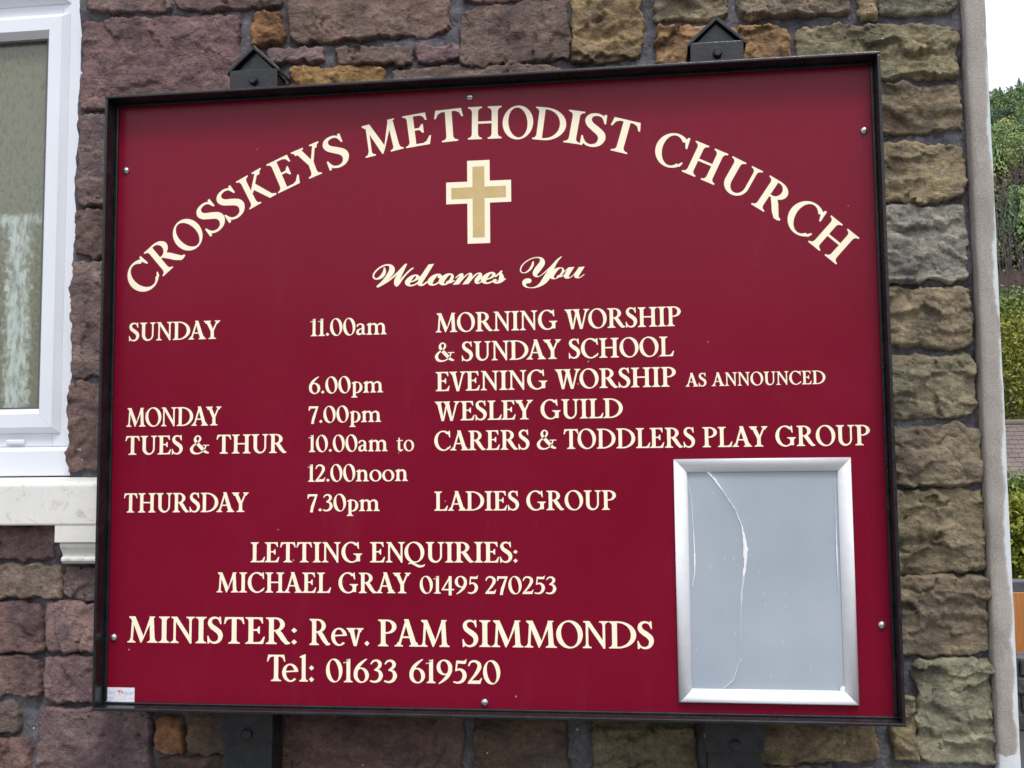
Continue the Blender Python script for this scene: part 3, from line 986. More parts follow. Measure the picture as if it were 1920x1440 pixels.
def glyph(ch):
    g = G()
    S = ST
    if ch == 'A':
        g.bar(0.115, 0, 0.385, 0.985, 0.085); g.bar(0.66, 0, 0.375, 1.02, 0.19, 0.16); g.poly((0.2, 0.315), (0.55, 0.315), (0.53, 0.38), (0.22, 0.38))
        g.serif(0.115, 0, 0.085, 0.1, 0.1, 1); g.serif(0.66, 0, 0.18, 0.09, 0.09, 1)
    elif ch in 'CG':
        g.ring(0.43, 0.5, 0.43, 0.52, 0.165, 0.066, 47, 316, 6)
        g.poly((0.685, 1.005), (0.735, 1.005), (0.755, 0.67), (0.715, 0.67), (0.645, 0.86), (0.66, 0.92))
        if ch == 'G':
            g.stem(0.72, 0.05, 0.44, S, None, (0.13, 0.09))
            g.poly((0.62, 0.06), (0.80, 0.06), (0.80, 0.12), (0.66, 0.16))
        else:
            g.poly((0.735, 0.10), (0.78, 0.24), (0.745, 0.25), (0.66, 0.135))
    elif ch == 'D':
        g.stem(0.165, 0, 1, S, (0.1, 0), (0.1, 0)); g.ring(0.27, 0.5, 0.57, 0.5, 0.165, 0.062, -90, 90, 0)
        g.poly((0.16, 0.938), (0.275, 0.938), (0.275, 1), (0.16, 1)); g.poly((0.16, 0), (0.275, 0), (0.275, 0.062), (0.16, 0.062))
    elif ch in 'EL':
        g.stem(0.165, 0, 1, S, (0.1, 0), (0.1, 0.1 if ch == 'L' else 0))
        g.poly((0.16, 0), (0.57, 0), (0.625, 0.27), (0.585, 0.27), (0.50, 0.115), (0.42, 0.068), (0.16, 0.068))
        if ch == 'E':
            g.poly((0.16, 1), (0.55, 1), (0.565, 0.765), (0.53, 0.765), (0.48, 0.885), (0.40, 0.935), (0.16, 0.935))
            g.poly((0.2, 0.555), (0.36, 0.555), (0.425, 0.66), (0.46, 0.66), (0.46, 0.385), (0.425, 0.385), (0.36, 0.49), (0.2, 0.49))
    elif ch == 'H':
        g.stem(0.17); g.stem(0.68); g.poly((0.2, 0.475), (0.65, 0.475), (0.65, 0.545), (0.2, 0.545))
    elif ch == 'I':
        g.stem(0.18)
    elif ch == 'K':
        g.stem(0.17); g.bar(0.235, 0.42, 0.61, 0.97, 0.095); g.serif(0.615, 1, 0.09, 0.1, 0.09, -1)
        g.poly((0.30, 0.53), (0.42, 0.66), (0.72, 0.10), (0.82, 0.045), (0.82, 0.0), (0.62, 0.0))
    elif ch == 'M':
        g.bar(0.115, 0, 0.165, 0.98, 0.08); g.serif(0.115, 0, 0.08, 0.1, 0.095, 1)
        g.poly((0.03, 1), (0.235, 1), (0.525, 0.23), (0.445, -0.01), (0.42, 0.0), (0.13, 0.86), (0.03, 0.955))
        g.poly((0.445, -0.01), (0.50, 0.10), (0.79, 0.86), (0.76, 1), (0.735, 1))
        g.poly((0.735, 1), (0.735, 0.9), (0.80, 0.86), (0.865, 0.955), (0.90, 0.955), (0.90, 1))
        g.bar(0.825, 0, 0.785, 1, S + 0.005, S - 0.02); g.serif(0.825, 0, S, 0.095, 0.095, 1)
    elif ch == 'N':
        g.bar(0.135, 0, 0.135, 0.97, 0.078); g.serif(0.135, 0, 0.078, 0.1, 0.1, 1)
        g.poly((0.02, 1), (0.215, 1), (0.70, 0.17), (0.70, -0.015), (0.655, -0.015), (0.11, 0.92), (0.02, 0.955))
        g.bar(0.665, 0, 0.665, 1, 0.078); g.serif(0.665, 1, 0.078, 0.105, 0.1, -1)
    elif ch in 'OQ':
        g.ring(0.42, 0.5, 0.42, 0.52, 0.158, 0.06, 0, 360, 8, 48)
        if ch == 'Q':
            g.stroke([(0.16, -0.08), (0.26, -0.02), (0.40, -0.07), (0.60, -0.18), (0.78, -0.17), (0.86, -0.09)], [0.03, 0.08, 0.10, 0.12, 0.09, 0.03])
            g.bar(0.20, -0.06, 0.40, 0.03, 0.09)
    elif ch in 'PR':
        g.stem(0.165, 0, 1, S, (0.1, 0.1), (0.1, 0)); g.ring(0.29, 0.735, 0.335 if ch == 'P' else 0.315, 0.265, 0.155, 0.062, -90, 90)
        g.poly((0.16, 0.938), (0.295, 0.938), (0.295, 1), (0.16, 1)); g.poly((0.2, 0.47), (0.295, 0.47), (0.295, 0.532), (0.2, 0.532))
        if ch == 'R':
            g.stroke([(0.36, 0.50), (0.46, 0.36), (0.56, 0.19), (0.66, 0.065), (0.76, 0.045)], [0.16, 0.17, 0.165, 0.13, 0.06])
            g.poly((0.60, 0.0), (0.70, -0.01), (0.78, 0.02), (0.775, 0.07), (0.64, 0.12))
    elif ch == 'S':
        g.stroke([(0.455, 0.80), (0.40, 0.925), (0.285, 0.975), (0.155, 0.925), (0.11, 0.79), (0.165, 0.655), (0.29, 0.545), (0.42, 0.42), (0.465, 0.27), (0.41, 0.10), (0.275, 0.025), (0.14, 0.07), (0.065, 0.20)],
                 [0.045, 0.06, 0.075, 0.10, 0.135, 0.165, 0.185, 0.18, 0.15, 0.11, 0.078, 0.065, 0.045])
        g.poly((0.425, 1.01), (0.475, 1.01), (0.49, 0.73), (0.455, 0.73), (0.405, 0.90)); g.poly((0.03, 0.285), (0.065, 0.285), (0.12, 0.10), (0.085, -0.01), (0.04, -0.01))
    elif ch == 'T':
        g.stem(0.36, 0, 1, S, (0.11, 0.11), None)
        g.poly((0.06, 1), (0.66, 1), (0.70, 0.74), (0.66, 0.74), (0.605, 0.875), (0.52, 0.93), (0.20, 0.93), (0.115, 0.875), (0.06, 0.74), (0.02, 0.74))
    elif ch == 'U':
        g.bar(0.165, 0.33, 0.165, 1, S); g.serif(0.165, 1, S, 0.1, 0.095, -1); g.bar(0.625, 0.33, 0.625, 1, 0.078); g.serif(0.625, 1, 0.078, 0.1, 0.1, -1)
        out = []
        pr = []
        for i in range(25):
            a = R(180 + 180 * i / 24)
            pr.append(((0.375 + 0.289 * math.cos(a), 0.335 + 0.350 * math.sin(a)), (0.415 + 0.171 * math.cos(a), 0.335 + 0.262 * math.sin(a))))
        for (o0, i0), (o1, i1) in zip(pr, pr[1:]): out.append([o0, o1, i1, i0])
        g.p.append(out)
    elif ch in 'Vv':
        k = 1.0 if ch == 'V' else 0.665
        f = 1.0 if ch == 'V' else 0.75
        g.bar(0.16 * f, k, 0.37 * f, -0.02, 0.18, 0.12); g.bar(0.61 * f, k, 0.39 * f, -0.015, 0.078, 0.07)
        g.serif(0.16 * f, k, 0.175, 0.085, 0.085, -1); g.serif(0.61 * f, k, 0.078, 0.1, 0.09, -1)
    elif ch == 'W':
        g.bar(0.16, 1, 0.345, -0.02, 0.18, 0.11); g.bar(0.55, 0.99, 0.365, -0.015, 0.08, 0.07); g.bar(0.53, 1, 0.745, -0.02, 0.18, 0.11); g.bar(0.985, 1, 0.765, -0.015, 0.078, 0.07)
        g.serif(0.16, 1, 0.175, 0.085, 0.085, -1); g.serif(0.53, 1, 0.17, 0.09, 0.06, -1); g.serif(0.985, 1, 0.078, 0.1, 0.09, -1)
    elif ch == 'Y':
        g.stem(0.40, 0, 0.47, S, (0.11, 0.11), None); g.bar(0.155, 1, 0.395, 0.43, 0.185, 0.17); g.bar(0.655, 1, 0.435, 0.45, 0.082, 0.085)
        g.serif(0.155, 1, 0.18, 0.085, 0.085, -1); g.serif(0.655, 1, 0.08, 0.1, 0.09, -1)
    elif ch == '&':
        g.stroke([(0.88, 0.045), (0.70, 0.13), (0.50, 0.37), (0.30, 0.62), (0.235, 0.80), (0.33, 0.955), (0.455, 0.90), (0.47, 0.76), (0.36, 0.60), (0.17, 0.45), (0.075, 0.26), (0.15, 0.08), (0.34, 0.02), (0.54, 0.09), (0.68, 0.25), (0.75, 0.44)],
                 [0.07, 0.14, 0.175, 0.15, 0.11, 0.06, 0.075, 0.10, 0.075, 0.09, 0.145, 0.135, 0.075, 0.06, 0.06, 0.065])
        g.poly((0.60, 0.435), (0.90, 0.435), (0.90, 0.48), (0.60, 0.48))
    elif ch == '0':
        g.ring(0.315, 0.5, 0.315, 0.52, 0.145, 0.055, 0, 360, 8)
    elif ch == '1':
        g.stem(0.19, 0, 1.0, 0.145, (0.095, 0.095), None); g.poly((0.0, 0.86), (0.0, 0.82), (0.13, 0.85), (0.19, 0.99), (0.262, 1.03), (0.262, 0.97))
    elif ch == '2':
        g.stroke([(0.045, 0.75), (0.12, 0.92), (0.28, 0.965), (0.42, 0.86), (0.435, 0.69), (0.34, 0.47), (0.19, 0.24), (0.05, 0.06)], [0.05, 0.08, 0.095, 0.135, 0.15, 0.125, 0.085, 0.07])
        g.poly((0.01, 0), (0.47, 0), (0.54, 0.25), (0.505, 0.25), (0.43, 0.145), (0.09, 0.135), (0.01, 0.03))
    elif ch == '3':
        g.stroke([(0.05, 0.80), (0.14, 0.93), (0.29, 0.955), (0.39, 0.84), (0.36, 0.68), (0.20, 0.54)], [0.045, 0.075, 0.10, 0.14, 0.12, 0.06])
        g.stroke([(0.18, 0.56), (0.36, 0.50), (0.43, 0.31), (0.35, 0.11), (0.19, 0.035), (0.02, 0.08)], [0.06, 0.11, 0.155, 0.125, 0.085, 0.07])
    elif ch == '4':
        g.bar(0.045, 0.25, 0.43, 1.0, 0.085); g.poly((0.0, 0.19), (0.60, 0.19), (0.60, 0.27), (0.0, 0.27)); g.bar(0.41, -0.10, 0.41, 1.0, 0.14)
    elif ch == '5':
        g.poly((0.13, 0.99), (0.40, 0.97), (0.50, 1.06), (0.47, 0.86), (0.41, 0.845), (0.13, 0.865)); g.bar(0.105, 0.53, 0.15, 0.97, 0.06)
        g.stroke([(0.085, 0.545), (0.24, 0.61), (0.38, 0.51), (0.42, 0.32), (0.34, 0.12), (0.18, 0.035), (0.01, 0.07)], [0.05, 0.09, 0.14, 0.155, 0.125, 0.085, 0.065])
    elif ch in '69':
        g.ring(0.29, 0.315, 0.29, 0.335, 0.145, 0.06, 0, 360, 8)
        g.stroke([(0.50, 1.02), (0.34, 0.89), (0.18, 0.70), (0.085, 0.48), (0.075, 0.31)], [0.04, 0.10, 0.14, 0.15, 0.145])
        if ch == '9': g.rot180(1.0)
    elif ch == '7':
        g.poly((0.03, 1.0), (0.52, 1.0), (0.50, 0.88), (0.12, 0.875), (0.055, 0.74), (0.015, 0.74)); g.poly((0.40, 0.90), (0.52, 1.0), (0.30, 0.10), (0.29, -0.06), (0.15, -0.06), (0.20, 0.30))
    elif ch == 'o':
        g.ring(0.31, 0.325, 0.31, 0.345, 0.135, 0.055, 0, 360, 8)
    elif ch in 'nm':
        g.bar(0.145, 0, 0.145, 0.66, 0.14); g.serif(0.145, 0, 0.14, 0.085, 0.07, 1); g.poly((0.01, 0.60), (0.01, 0.56), (0.08, 0.54), (0.215, 0.60), (0.215, 0.70), (0.19, 0.70))
        for k in range(2 if ch == 'm' else 1):
            x = 0.145 + 0.355 * k
            g.stroke([(x + 0.03, 0.49), (x + 0.12, 0.60), (x + 0.24, 0.62), (x + 0.335, 0.53), (x + 0.355, 0.36)], [0.05, 0.075, 0.11, 0.135, 0.14])
            g.bar(x + 0.355, 0, x + 0.355, 0.37, 0.14); g.serif(x + 0.355, 0, 0.14, 0.07, 0.085, 1)
    elif ch == 'p':
        g.bar(0.145, -0.28, 0.145, 0.64, 0.14); g.serif(0.145, -0.28, 0.14, 0.09, 0.09, 1); g.poly((0.01, 0.61), (0.01, 0.57), (0.08, 0.54), (0.215, 0.60), (0.215, 0.70), (0.19, 0.70))
        g.ring(0.27, 0.325, 0.285, 0.345, 0.14, 0.06, -135, 135, -6)
    elif ch == 'a':
        g.stroke([(0.06, 0.50), (0.13, 0.61), (0.26, 0.635), (0.36, 0.55), (0.37, 0.38), (0.37, 0.12), (0.42, 0.05), (0.50, 0.07)], [0.10, 0.07, 0.075, 0.115, 0.135, 0.13, 0.09, 0.04])
        g.stroke([(0.36, 0.385), (0.22, 0.345), (0.10, 0.24), (0.11, 0.09), (0.22, 0.045), (0.35, 0.14)], [0.05, 0.065, 0.12, 0.14, 0.085, 0.05])
    elif ch == 'e':
        g.ring(0.30, 0.325, 0.30, 0.345, 0.14, 0.06, 8, 318, 6); g.poly((0.12, 0.335), (0.59, 0.372), (0.585, 0.425), (0.12, 0.395))
    elif ch == 't':
        g.stroke([(0.17, 0.80), (0.165, 0.50), (0.165, 0.22), (0.20, 0.07), (0.29, 0.035), (0.40, 0.11)], [0.06, 0.13, 0.14, 0.135, 0.10, 0.03]); g.poly((0.0, 0.59), (0.39, 0.61), (0.38, 0.66), (0.18, 0.66), (0.02, 0.635))
    elif ch == 'l':
        g.bar(0.145, 0, 0.145, 1.0, 0.14); g.serif(0.145, 0, 0.14, 0.09, 0.09, 1); g.poly((0.0, 0.94), (0.0, 0.905), (0.08, 0.88), (0.215, 0.9), (0.215, 1.03), (0.19, 1.03))
    elif ch == '.':
        g.dia(0.1, 0.085)
    elif ch == ':':
        g.dia(0.1, 0.085); g.dia(0.1, 0.52)
    x0, x1 = g.box()
    return g.p, x0, x1


GC = {}
KERN = {'DA': -0.10, 'AY': -0.13, 'LA': -0.02, 'RA': -0.03, 'LE': -0.03, 'PA': -0.08, 'AS': 0.0, 'LD': -0.02, 'WO': -0.06, 'AR': -0.03, 'CA': -0.04, 'TO': -0.06, 'EY': -0.05, 'LY': -0.10, 'ON': -0.02, 'MO': -0.03, 'ND': 0.0, 'EV': -0.03, 'VE': -0.03, 'HA': -0.03, 'Te': -0.13, 'NQ': -0.03, 'ev': -0.03, 'AN': -0.01, 'AE': -0.03, 'AM': -0.02, 'AD': -0.04}


def layout(text):
    """list of (layers, x offset) and the total width, cap height 1"""
    out, x, prev = [], 0.0, ''
    for ch in text:
        if ch == ' ':
            x += 0.34; prev = ''; continue
        if ch not in GC: GC[ch] = glyph(ch)
        p, a, b = GC[ch]
        if prev: x += KERN.get(prev + ch, 0.02) + 0.015
        out.append((p, x - a)); x += b - a; prev = ch
    return out, x


PY = 0.040            # face of the panel
EPS = 0.00035


def text_mesh(items, to_xz):
    """items: (layers, dx); to_xz maps glyph coordinates to panel coordinates. Layers lie a hair apart."""
    V, F = [], []
    for p, dx in items:
        for li, layer in enumerate(p):
            y = PY - EPS - 0.000018 * li
            for poly in layer:
                b = len(V)
                for gx, gy in poly:
                    X, Zz = to_xz(gx + dx, gy)
                    V.append((X, y, Zz))
                F.append(tuple(range(b, b + len(poly))))
    me = bpy.data.meshes.new('lettering')
    me.from_pydata(V, [], F)
    return me


# ------------------------------------------------------------------ the notice board
SX, SZ0, SZ1 = 0.75, 1.157, 2.363
board = empty('notice_board', (0, 0.06, 0))
tag(board, 'maroon notice board with cream lettering in a black iron frame on two posts', 'notice board')
BINV = Matrix.Translation((0, -0.06, 0))


def npart(o, parent=None):
    if parent is None:
        o.parent = board; o.matrix_parent_inverse = BINV
    else:
        o.parent = parent
    return o


pan = npart(MB().box(-SX + 0.004, SX - 0.004, PY, PY + 0.004, SZ0 + 0.004, SZ1 - 0.004).build('panel', M['panel']))
# angle-iron frame: a lip that stands proud of the panel and a flange behind it
LT = 0.0060
for _side, mb in (('top', MB().box(-SX, SX, 0.0, 0.05, SZ1 - LT, SZ1)), ('bottom', MB().box(-SX, SX, 0.0, 0.05, SZ0, SZ0 + LT)),
                 ('left', MB().box(-SX, -SX + LT, 0.0004, 0.0496, SZ0 + LT, SZ1 - LT)), ('right', MB().box(SX - LT, SX, 0.0004, 0.0496, SZ0 + LT, SZ1 - LT))):
    npart(mb.build('frame_lip', M['black'], bevel=0.0016))
bead = 0.006
for mb in (MB().box(-SX + LT, SX - LT, PY - 0.006, PY - 0.0005, SZ1 - LT - bead, SZ1 - LT), MB().box(-SX + LT, SX - LT, PY - 0.006, PY - 0.0005, SZ0 + LT, SZ0 + LT + bead * 0.7),
           MB().box(-SX + LT, -SX + LT + bead, PY - 0.006, PY - 0.0005, SZ0 + LT + bead, SZ1 - LT - bead), MB().box(SX - LT - bead, SX - LT, PY - 0.006, PY - 0.0005, SZ0 + LT + bead, SZ1 - LT - bead)):
    npart(mb.build('frame_bead', M['black'], bevel=0.0015))
for a in ((-SX + 0.002, SX - 0.002, 0.0446, 0.0496, SZ0 + 0.0065, SZ0 + 0.04), (-SX + 0.002, SX - 0.002, 0.0446, 0.0496, SZ1 - 0.04, SZ1 - 0.0065)):
    npart(MB().box(*a).build('frame_flange', M['black']))


def screw_mesh():
    mb = MB()
    r = 0.0072
    pr = [(r, 0.0), (r, 0.0010), (r * 0.93, 0.0026), (r * 0.75, 0.0042), (r * 0.45, 0.0054), (0.0004, 0.0058)]
    n = 16
    v = [(q * math.cos(2 * math.pi * i / n), -h, q * math.sin(2 * math.pi * i / n)) for q, h in pr for i in range(n)]
    mb.add(v, [(k * n + i, k * n + (i + 1) % n, (k + 1) * n + (i + 1) % n, (k + 1) * n + i) for k in range(len(pr) - 1) for i in range(n)])
    return mb.mesh('screw', smooth=True)


sm = screw_mesh(); sm.materials.append(M['screw'])
for x, z in ((-0.722, 2.220), (-0.016, 2.333), (0.724, 2.228), (-0.728, 1.290), (0.005, 1.178), (0.723, 1.326)):
    o = bpy.data.objects.new('screw', sm); COL.objects.link(o); o.location = (x, PY - 0.0002, z)
    npart(o)

# posts with gabled caps
pc = []
for px in (-0.458, 0.460):
    hw = 0.049
    post = npart(MB().box(px - hw, px + hw, 0.0512, 0.1125, 0.0, 2.405).build('post', M['black'], bevel=0.003))
    pl = npart(MB().box(px - hw - 0.001, px + hw + 0.001, 0.0450, 0.0511, 2.345, 2.417).build('strap_plate', M['black'], bevel=0.0016), post)
    pl = npart(MB().box(px - hw - 0.003, px + hw + 0.003, 0.0450, 0.0511, 1.096, 1.165).build('strap_plate', M['black'], bevel=0.0016), post)
    cp = MB().prism_y([(px - hw + 0.004, 2.4052), (px + hw - 0.004, 2.4052), (px + hw - 0.004, 2.414), (px, 2.458), (px - hw + 0.004, 2.414)], 0.056, 0.110)
    npart(cp.build('cap', M['black'], bevel=0.001), post)
    for s in (-1, 1):
        rfm = MB().prism_y([(px, 2.4585), (px + s * (hw + 0.006), 2.4085), (px + s * (hw + 0.006), 2.4160), (px, 2.4680)], 0.0445, 0.1145)
        npart(rfm.build('cap_slope', M['black'], bevel=0.001), post)
    for bz, rr in ((2.393, 0.0088), (1.110, 0.0105)):
        n = 14
        b = MB().tube([(px + 0.001, 0.0452, bz), (px + 0.001, 0.0385, bz), (px + 0.001, 0.0355, bz)], [rr, rr, rr * 0.72], n)
        npart(b.build('bolt', M['black'], smooth=False), post)
    wl = MB()
    r = np.random.default_rng(int(px * 100) % 97)
    n = 46
    for zc in (SZ1 + 0.0006, SZ0 - 0.0006):
        pts = [(px - hw - 0.006 + (2 * hw + 0.012) * i / n, 0.043 + r.normal() * 0.0008, zc + r.normal() * 0.0007) for i in range(n + 1)]
        wl.tube(pts, [0.0032 + abs(r.normal()) * 0.0007 for _ in pts], 8)
    npart(wl.build('weld', M['black'], smooth=True), post)

# lettering
for text, x0, x1, zb, h in WORDS:
    items, w = layout(text)
    k = (x1 - x0) / w
    npart(link('lettering', text_mesh(items, lambda gx, gy: (x0 + gx * k, zb + gy * h)), M['cream']))
AW = {'S': 1.42, 'I': 1.38, 'T': 1.32, 'E': 1.27, 'O': 1.10, 'D': 1.13, 'U': 1.27, 'Y': 1.15, 'K': 1.16, 'R': 1.20}
ACX, ACZ, AR, AH = 0.0016, 1.2981, 0.9503, 0.0645
runs = (ARCH[:9], ARCH[9:18], ARCH[18:])
for i, d in ((0, -0.35), (11, 0.25), (17, -0.35), (20, -0.5), (21, 0.1), (1, 0.15)):
    ARCH[i] = (ARCH[i][0], ARCH[i][1] + d)
runs = (ARCH[:9], ARCH[9:18], ARCH[18:])
for run in runs:
    V, F = [], []
    for ch, deg in run:
        if ch not in GC: GC[ch] = glyph(ch)
        p, a, b = GC[ch]
        t = R(deg); mid = (a + b) / 2
        for li, layer in enumerate(p):
            y = PY - EPS - 0.000018 * li
            for poly in layer:
                q = len(V)
                for gx, gy in poly:
                    lx, lz = (gx - mid) * AH * AW.get(ch, 1.18), AR + gy * AH
                    V.append((ACX + lx * math.cos(t) + lz * math.sin(t), y, ACZ - lx * math.sin(t) + lz * math.cos(t)))
                F.append(tuple(range(q, q + len(poly))))
    me = bpy.data.meshes.new('lettering'); me.from_pydata(V, [], F)
    npart(link('lettering', me, M['cream']))

# script words, from the bold script letters of the built-in font, set so that they join
def script(text, x0, x1, zb, ztop, gaps, cap=(1.0, 0.0)):
    parts, x = [], 0.0
    for i, ch in enumerate(text):
        cu = bpy.data.curves.new('script', 'FONT')
        cu.body = chr(0x1D4D0 + ord(ch) - 65) if ch.isupper() else chr(0x1D4EA + ord(ch) - 97)
        cu.size = 1.0
        cu.offset = 0.0 if ch == 'm' else (-0.004 if text == 'You' else 0.006)
        cu.resolution_u = 6
        tmp = bpy.data.objects.new('script', cu)
        COL.objects.link(tmp)
        dg = bpy.context.evaluated_depsgraph_get()
        me = bpy.data.meshes.new_from_object(tmp.evaluated_get(dg))
        bpy.data.objects.remove(tmp)
        co = np.zeros(len(me.vertices) * 3, np.float32); me.vertices.foreach_get('co', co)
        co = co.reshape(-1, 3).copy()
        if i == 0: co[:, :2] *= cap[0]; co[:, 1] += cap[1]
        if i: x += gaps[i - 1]
        co[:, 0] += x - co[:, 0].min()
        x = co[:, 0].max()
        co[:, 2] = i
        parts.append((co, [tuple(p.vertices) for p in me.polygons]))
        bpy.data.meshes.remove(me)
    al = np.concatenate([p[0] for p in parts])
    mn, mx_ = al.min(0), al.max(0)
    V, F = [], []
    for co, fs in parts:
        b = len(V)
        for q in co:
            V.append((x0 + (q[0] - mn[0]) / (mx_[0] - mn[0]) * (x1 - x0), PY - EPS - 0.000018 * q[2], zb + (q[1] - mn[1]) / (mx_[1] - mn[1]) * (ztop - zb)))
        F += [tuple(i + b for i in f) for f in fs]
    me = bpy.data.meshes.new('lettering'); me.from_pydata(V, [], F)
    npart(link('lettering', me, M['cream']))


script('Welcomes', -0.210, 0.052, 1.9640, 2.0095, [-0.22, -0.06, -0.16, -0.08, -0.05, -0.07, -0.07])
script('You', 0.079, 0.203, 1.9530, 2.0130, [-0.30, -0.03], (1.32, -0.22))

# cross emblem: cream border, tan inlay
def cross(hw, ah, zt, zb, az, aw, y, mat, name, parent):
    p = [(-hw, zt), (hw, zt), (hw, az + ah), (aw, az + ah), (aw, az - ah), (hw, az - ah), (hw, zb), (-hw, zb), (-hw, az - ah), (-aw, az - ah), (-aw, az + ah), (-hw, az + ah)]
    me = bpy.data.meshes.new(name)
    me.from_pydata([(x, y, z) for x, z in p], [], [(0, 1, 2, 5, 6, 7, 8, 11), (2, 3, 4, 5), (8, 9, 10, 11)])
    return npart(link(name, me, mat), parent)


cb = cross(0.0220, 0.0215, 2.2065, 2.0435, 2.1440, 0.0635, PY - EPS, M['cream'], 'cross_emblem', None)
cross(0.0117, 0.0113, 2.1947, 2.0550, 2.1430, 0.0535, PY - EPS - 0.0001, M['gold'], 'cross_inlay', cb)

# maker's sticker in the lower left corner
stk = Mat('sticker', (0.80, 0.80, 0.84), 0.35)
stk.col(stk.mix(stk.ramp(stk.noise(150, 2, 0.5, stk.mapped((1, 1, 2.4))), [(0.60, 0.0), (0.66, 1.0)]), (0.80, 0.80, 0.85), (0.52, 0.58, 0.78)))
st = npart(MB().box(-0.7428, -0.6830, PY - 0.0006, PY - 0.0001, 1.1620, 1.1940).build('sticker', stk.m))
M['redprint'] = Mat('red_print', (0.75, 0.16, 0.20), 0.5).m
M['blueprint'] = Mat('blue_print', (0.36, 0.42, 0.72), 0.5).m
mk = MB()
r = random.Random(4)
for xs, xe, zc in ((-0.740, -0.7225, 1.1840), (-0.7035, -0.6855, 1.1835)):
    x = xs
    while x < xe:
        w = r.uniform(0.0012, 0.0026); hh = r.uniform(0.0018, 0.0036)
        mk.add([(x, PY - 0.0007, zc - hh), (x + w * 0.6, PY - 0.0007, zc - hh), (x + w * 0.8, PY - 0.0007, zc + hh), (x + w * 0.25, PY - 0.0007, zc + hh)], [(0, 1, 2, 3)])
        x += w + 0.0007
for k in range(3):
    zc = 1.1745 - 0.0036 * k
    mk.add([(-0.7385, PY - 0.0007, zc), (-0.724 - 0.003 * k, PY - 0.0007, zc), (-0.724 - 0.003 * k, PY - 0.0007, zc + 0.0010), (-0.7385, PY - 0.0007, zc + 0.0010)], [(0, 1, 2, 3)])
npart(mk.build('sticker_print', M['blueprint']), st)
mk = MB()
for (xa, za), (xb, zb_) in (((-0.7185, 1.186), (-0.710, 1.1885)), ((-0.714, 1.1805), (-0.7125, 1.1885)), ((-0.7095, 1.1825), (-0.706, 1.187))):
    mk.add([(xa, PY - 0.0007, za), (xb, PY - 0.0007, za), (xb, PY - 0.0007, zb_), (xa, PY - 0.0007, zb_)], [(0, 1, 2, 3)])
npart(mk.build('sticker_print', M['redprint']), st)

# ------------------------------------------------------------------ snap poster frame on the board
pf = empty('poster_frame', (0.5195, PY, 1.185))
tag(pf, 'silver poster frame with creased empty plastic cover on the maroon board', 'poster frame')
FX0, FX1, FZ0, FZ1 = 0.3615, 0.6785, 1.1855, 1.6250
FINV = Matrix.Translation((-0.5195, -PY, -1.185))
def fpart(o):
    o.parent = pf; o.matrix_parent_inverse = FINV
    return o
prof = [(0.0, PY - 0.0004), (0.0, PY - 0.0055), (0.0025, PY - 0.0095), (0.0070, PY - 0.0122), (0.0125, PY - 0.0128), (0.0180, PY - 0.0112), (0.0225, PY - 0.0078), (0.0245, PY - 0.0042), (0.0245, PY - 0.0004)]
cor = [(FX0, FZ0), (FX1, FZ0), (FX1, FZ1), (FX0, FZ1)]
fin = lambda k, t: (cor[k][0] + (t if k in (0, 3) else -t), cor[k][1] + (t if k in (0, 1) else -t))
for k in range(4):
    n = len(prof)
    v = []
    for kk in (k, (k + 1) % 4):
        for t, y in prof:
            px, pz = fin(kk, t)
            g = 0.0003
            if k in (0, 2): px += g if kk in (0, 3) else -g
            else: pz += g if kk in (0, 1) else -g
            v.append((px, y, pz))
    mb = MB().add(v, [(i, (i + 1) % n, n + (i + 1) % n, n + i) for i in range(n)] + [tuple(range(n))[::-1], tuple(range(n, 2 * n))])
    me = mb.mesh('rail')
    for p in me.polygons:
        if len(p.vertices) == 4: p.use_smooth = True
    fpart(link('rail', me, M['alu']))
# plastic cover, gently buckled along the crease
CR = [(0.423, 1.601), (0.436, 1.586), (0.453, 1.560), (0.471, 1.532), (0.480, 1.508), (0.485, 1.489), (0.4875, 1.460), (0.486, 1.431), (0.479, 1.383), (0.4765, 1.350), (0.475, 1.316), (0.4735, 1.285), (0.471, 1.259), (0.460, 1.226), (0.436, 1.205)]
cz_ = np.array([p[1] for p in CR])[::-1]; cx_ = np.array([p[0] for p in CR])[::-1]
gx, gz = np.meshgrid(np.linspace(FX0 + 0.02, FX1 - 0.02, 90), np.linspace(FZ0 + 0.02, FZ1 - 0.02, 120))
dc_ = gx - np.interp(gz, cz_, cx_)
gy = PY - 0.0022 - 0.0018 * np.exp(-np.abs(dc_) / 0.012) - 0.0010 * fbm(gx * 9, gz * 7, 4, 3)
fpart(link('cover_film', grid_mesh('cover_film', np.stack([gx, gy, gz], -1)), M['film']))


def ribbon(name, pts, ws, y, mat):
    P = np.array(pts)
    T = np.gradient(P, axis=0); T /= np.linalg.norm(T, axis=1)[:, None]
    N = np.stack([-T[:, 1], T[:, 0]], 1)
    W = np.array(ws)[:, None] / 2
    rows = []
    for s, dy in ((-1, 0.0), (-0.4, -0.0007), (0.4, -0.0007), (1, 0.0)):
        q = P + N * W * s
        rows.append(np.stack([q[:, 0], np.full(len(P), y + dy), q[:, 1]], 1))
    fpart(link(name, grid_mesh(name, np.stack(rows, 0)), mat))


def dense(pts, ws, k, jit, seed):
    r = np.random.default_rng(seed)
    n = (len(pts) - 1) * k + 1
    t = np.linspace(0, len(pts) - 1, n)
    x = np.interp(t, range(len(pts)), [p[0] for p in pts]) + r.normal(size=n) * jit
    z = np.interp(t, range(len(pts)), [p[1] for p in pts])
    w = np.interp(t, range(len(pts)), ws) * r.uniform(0.55, 1.25, n)
    return list(zip(x, z)), w


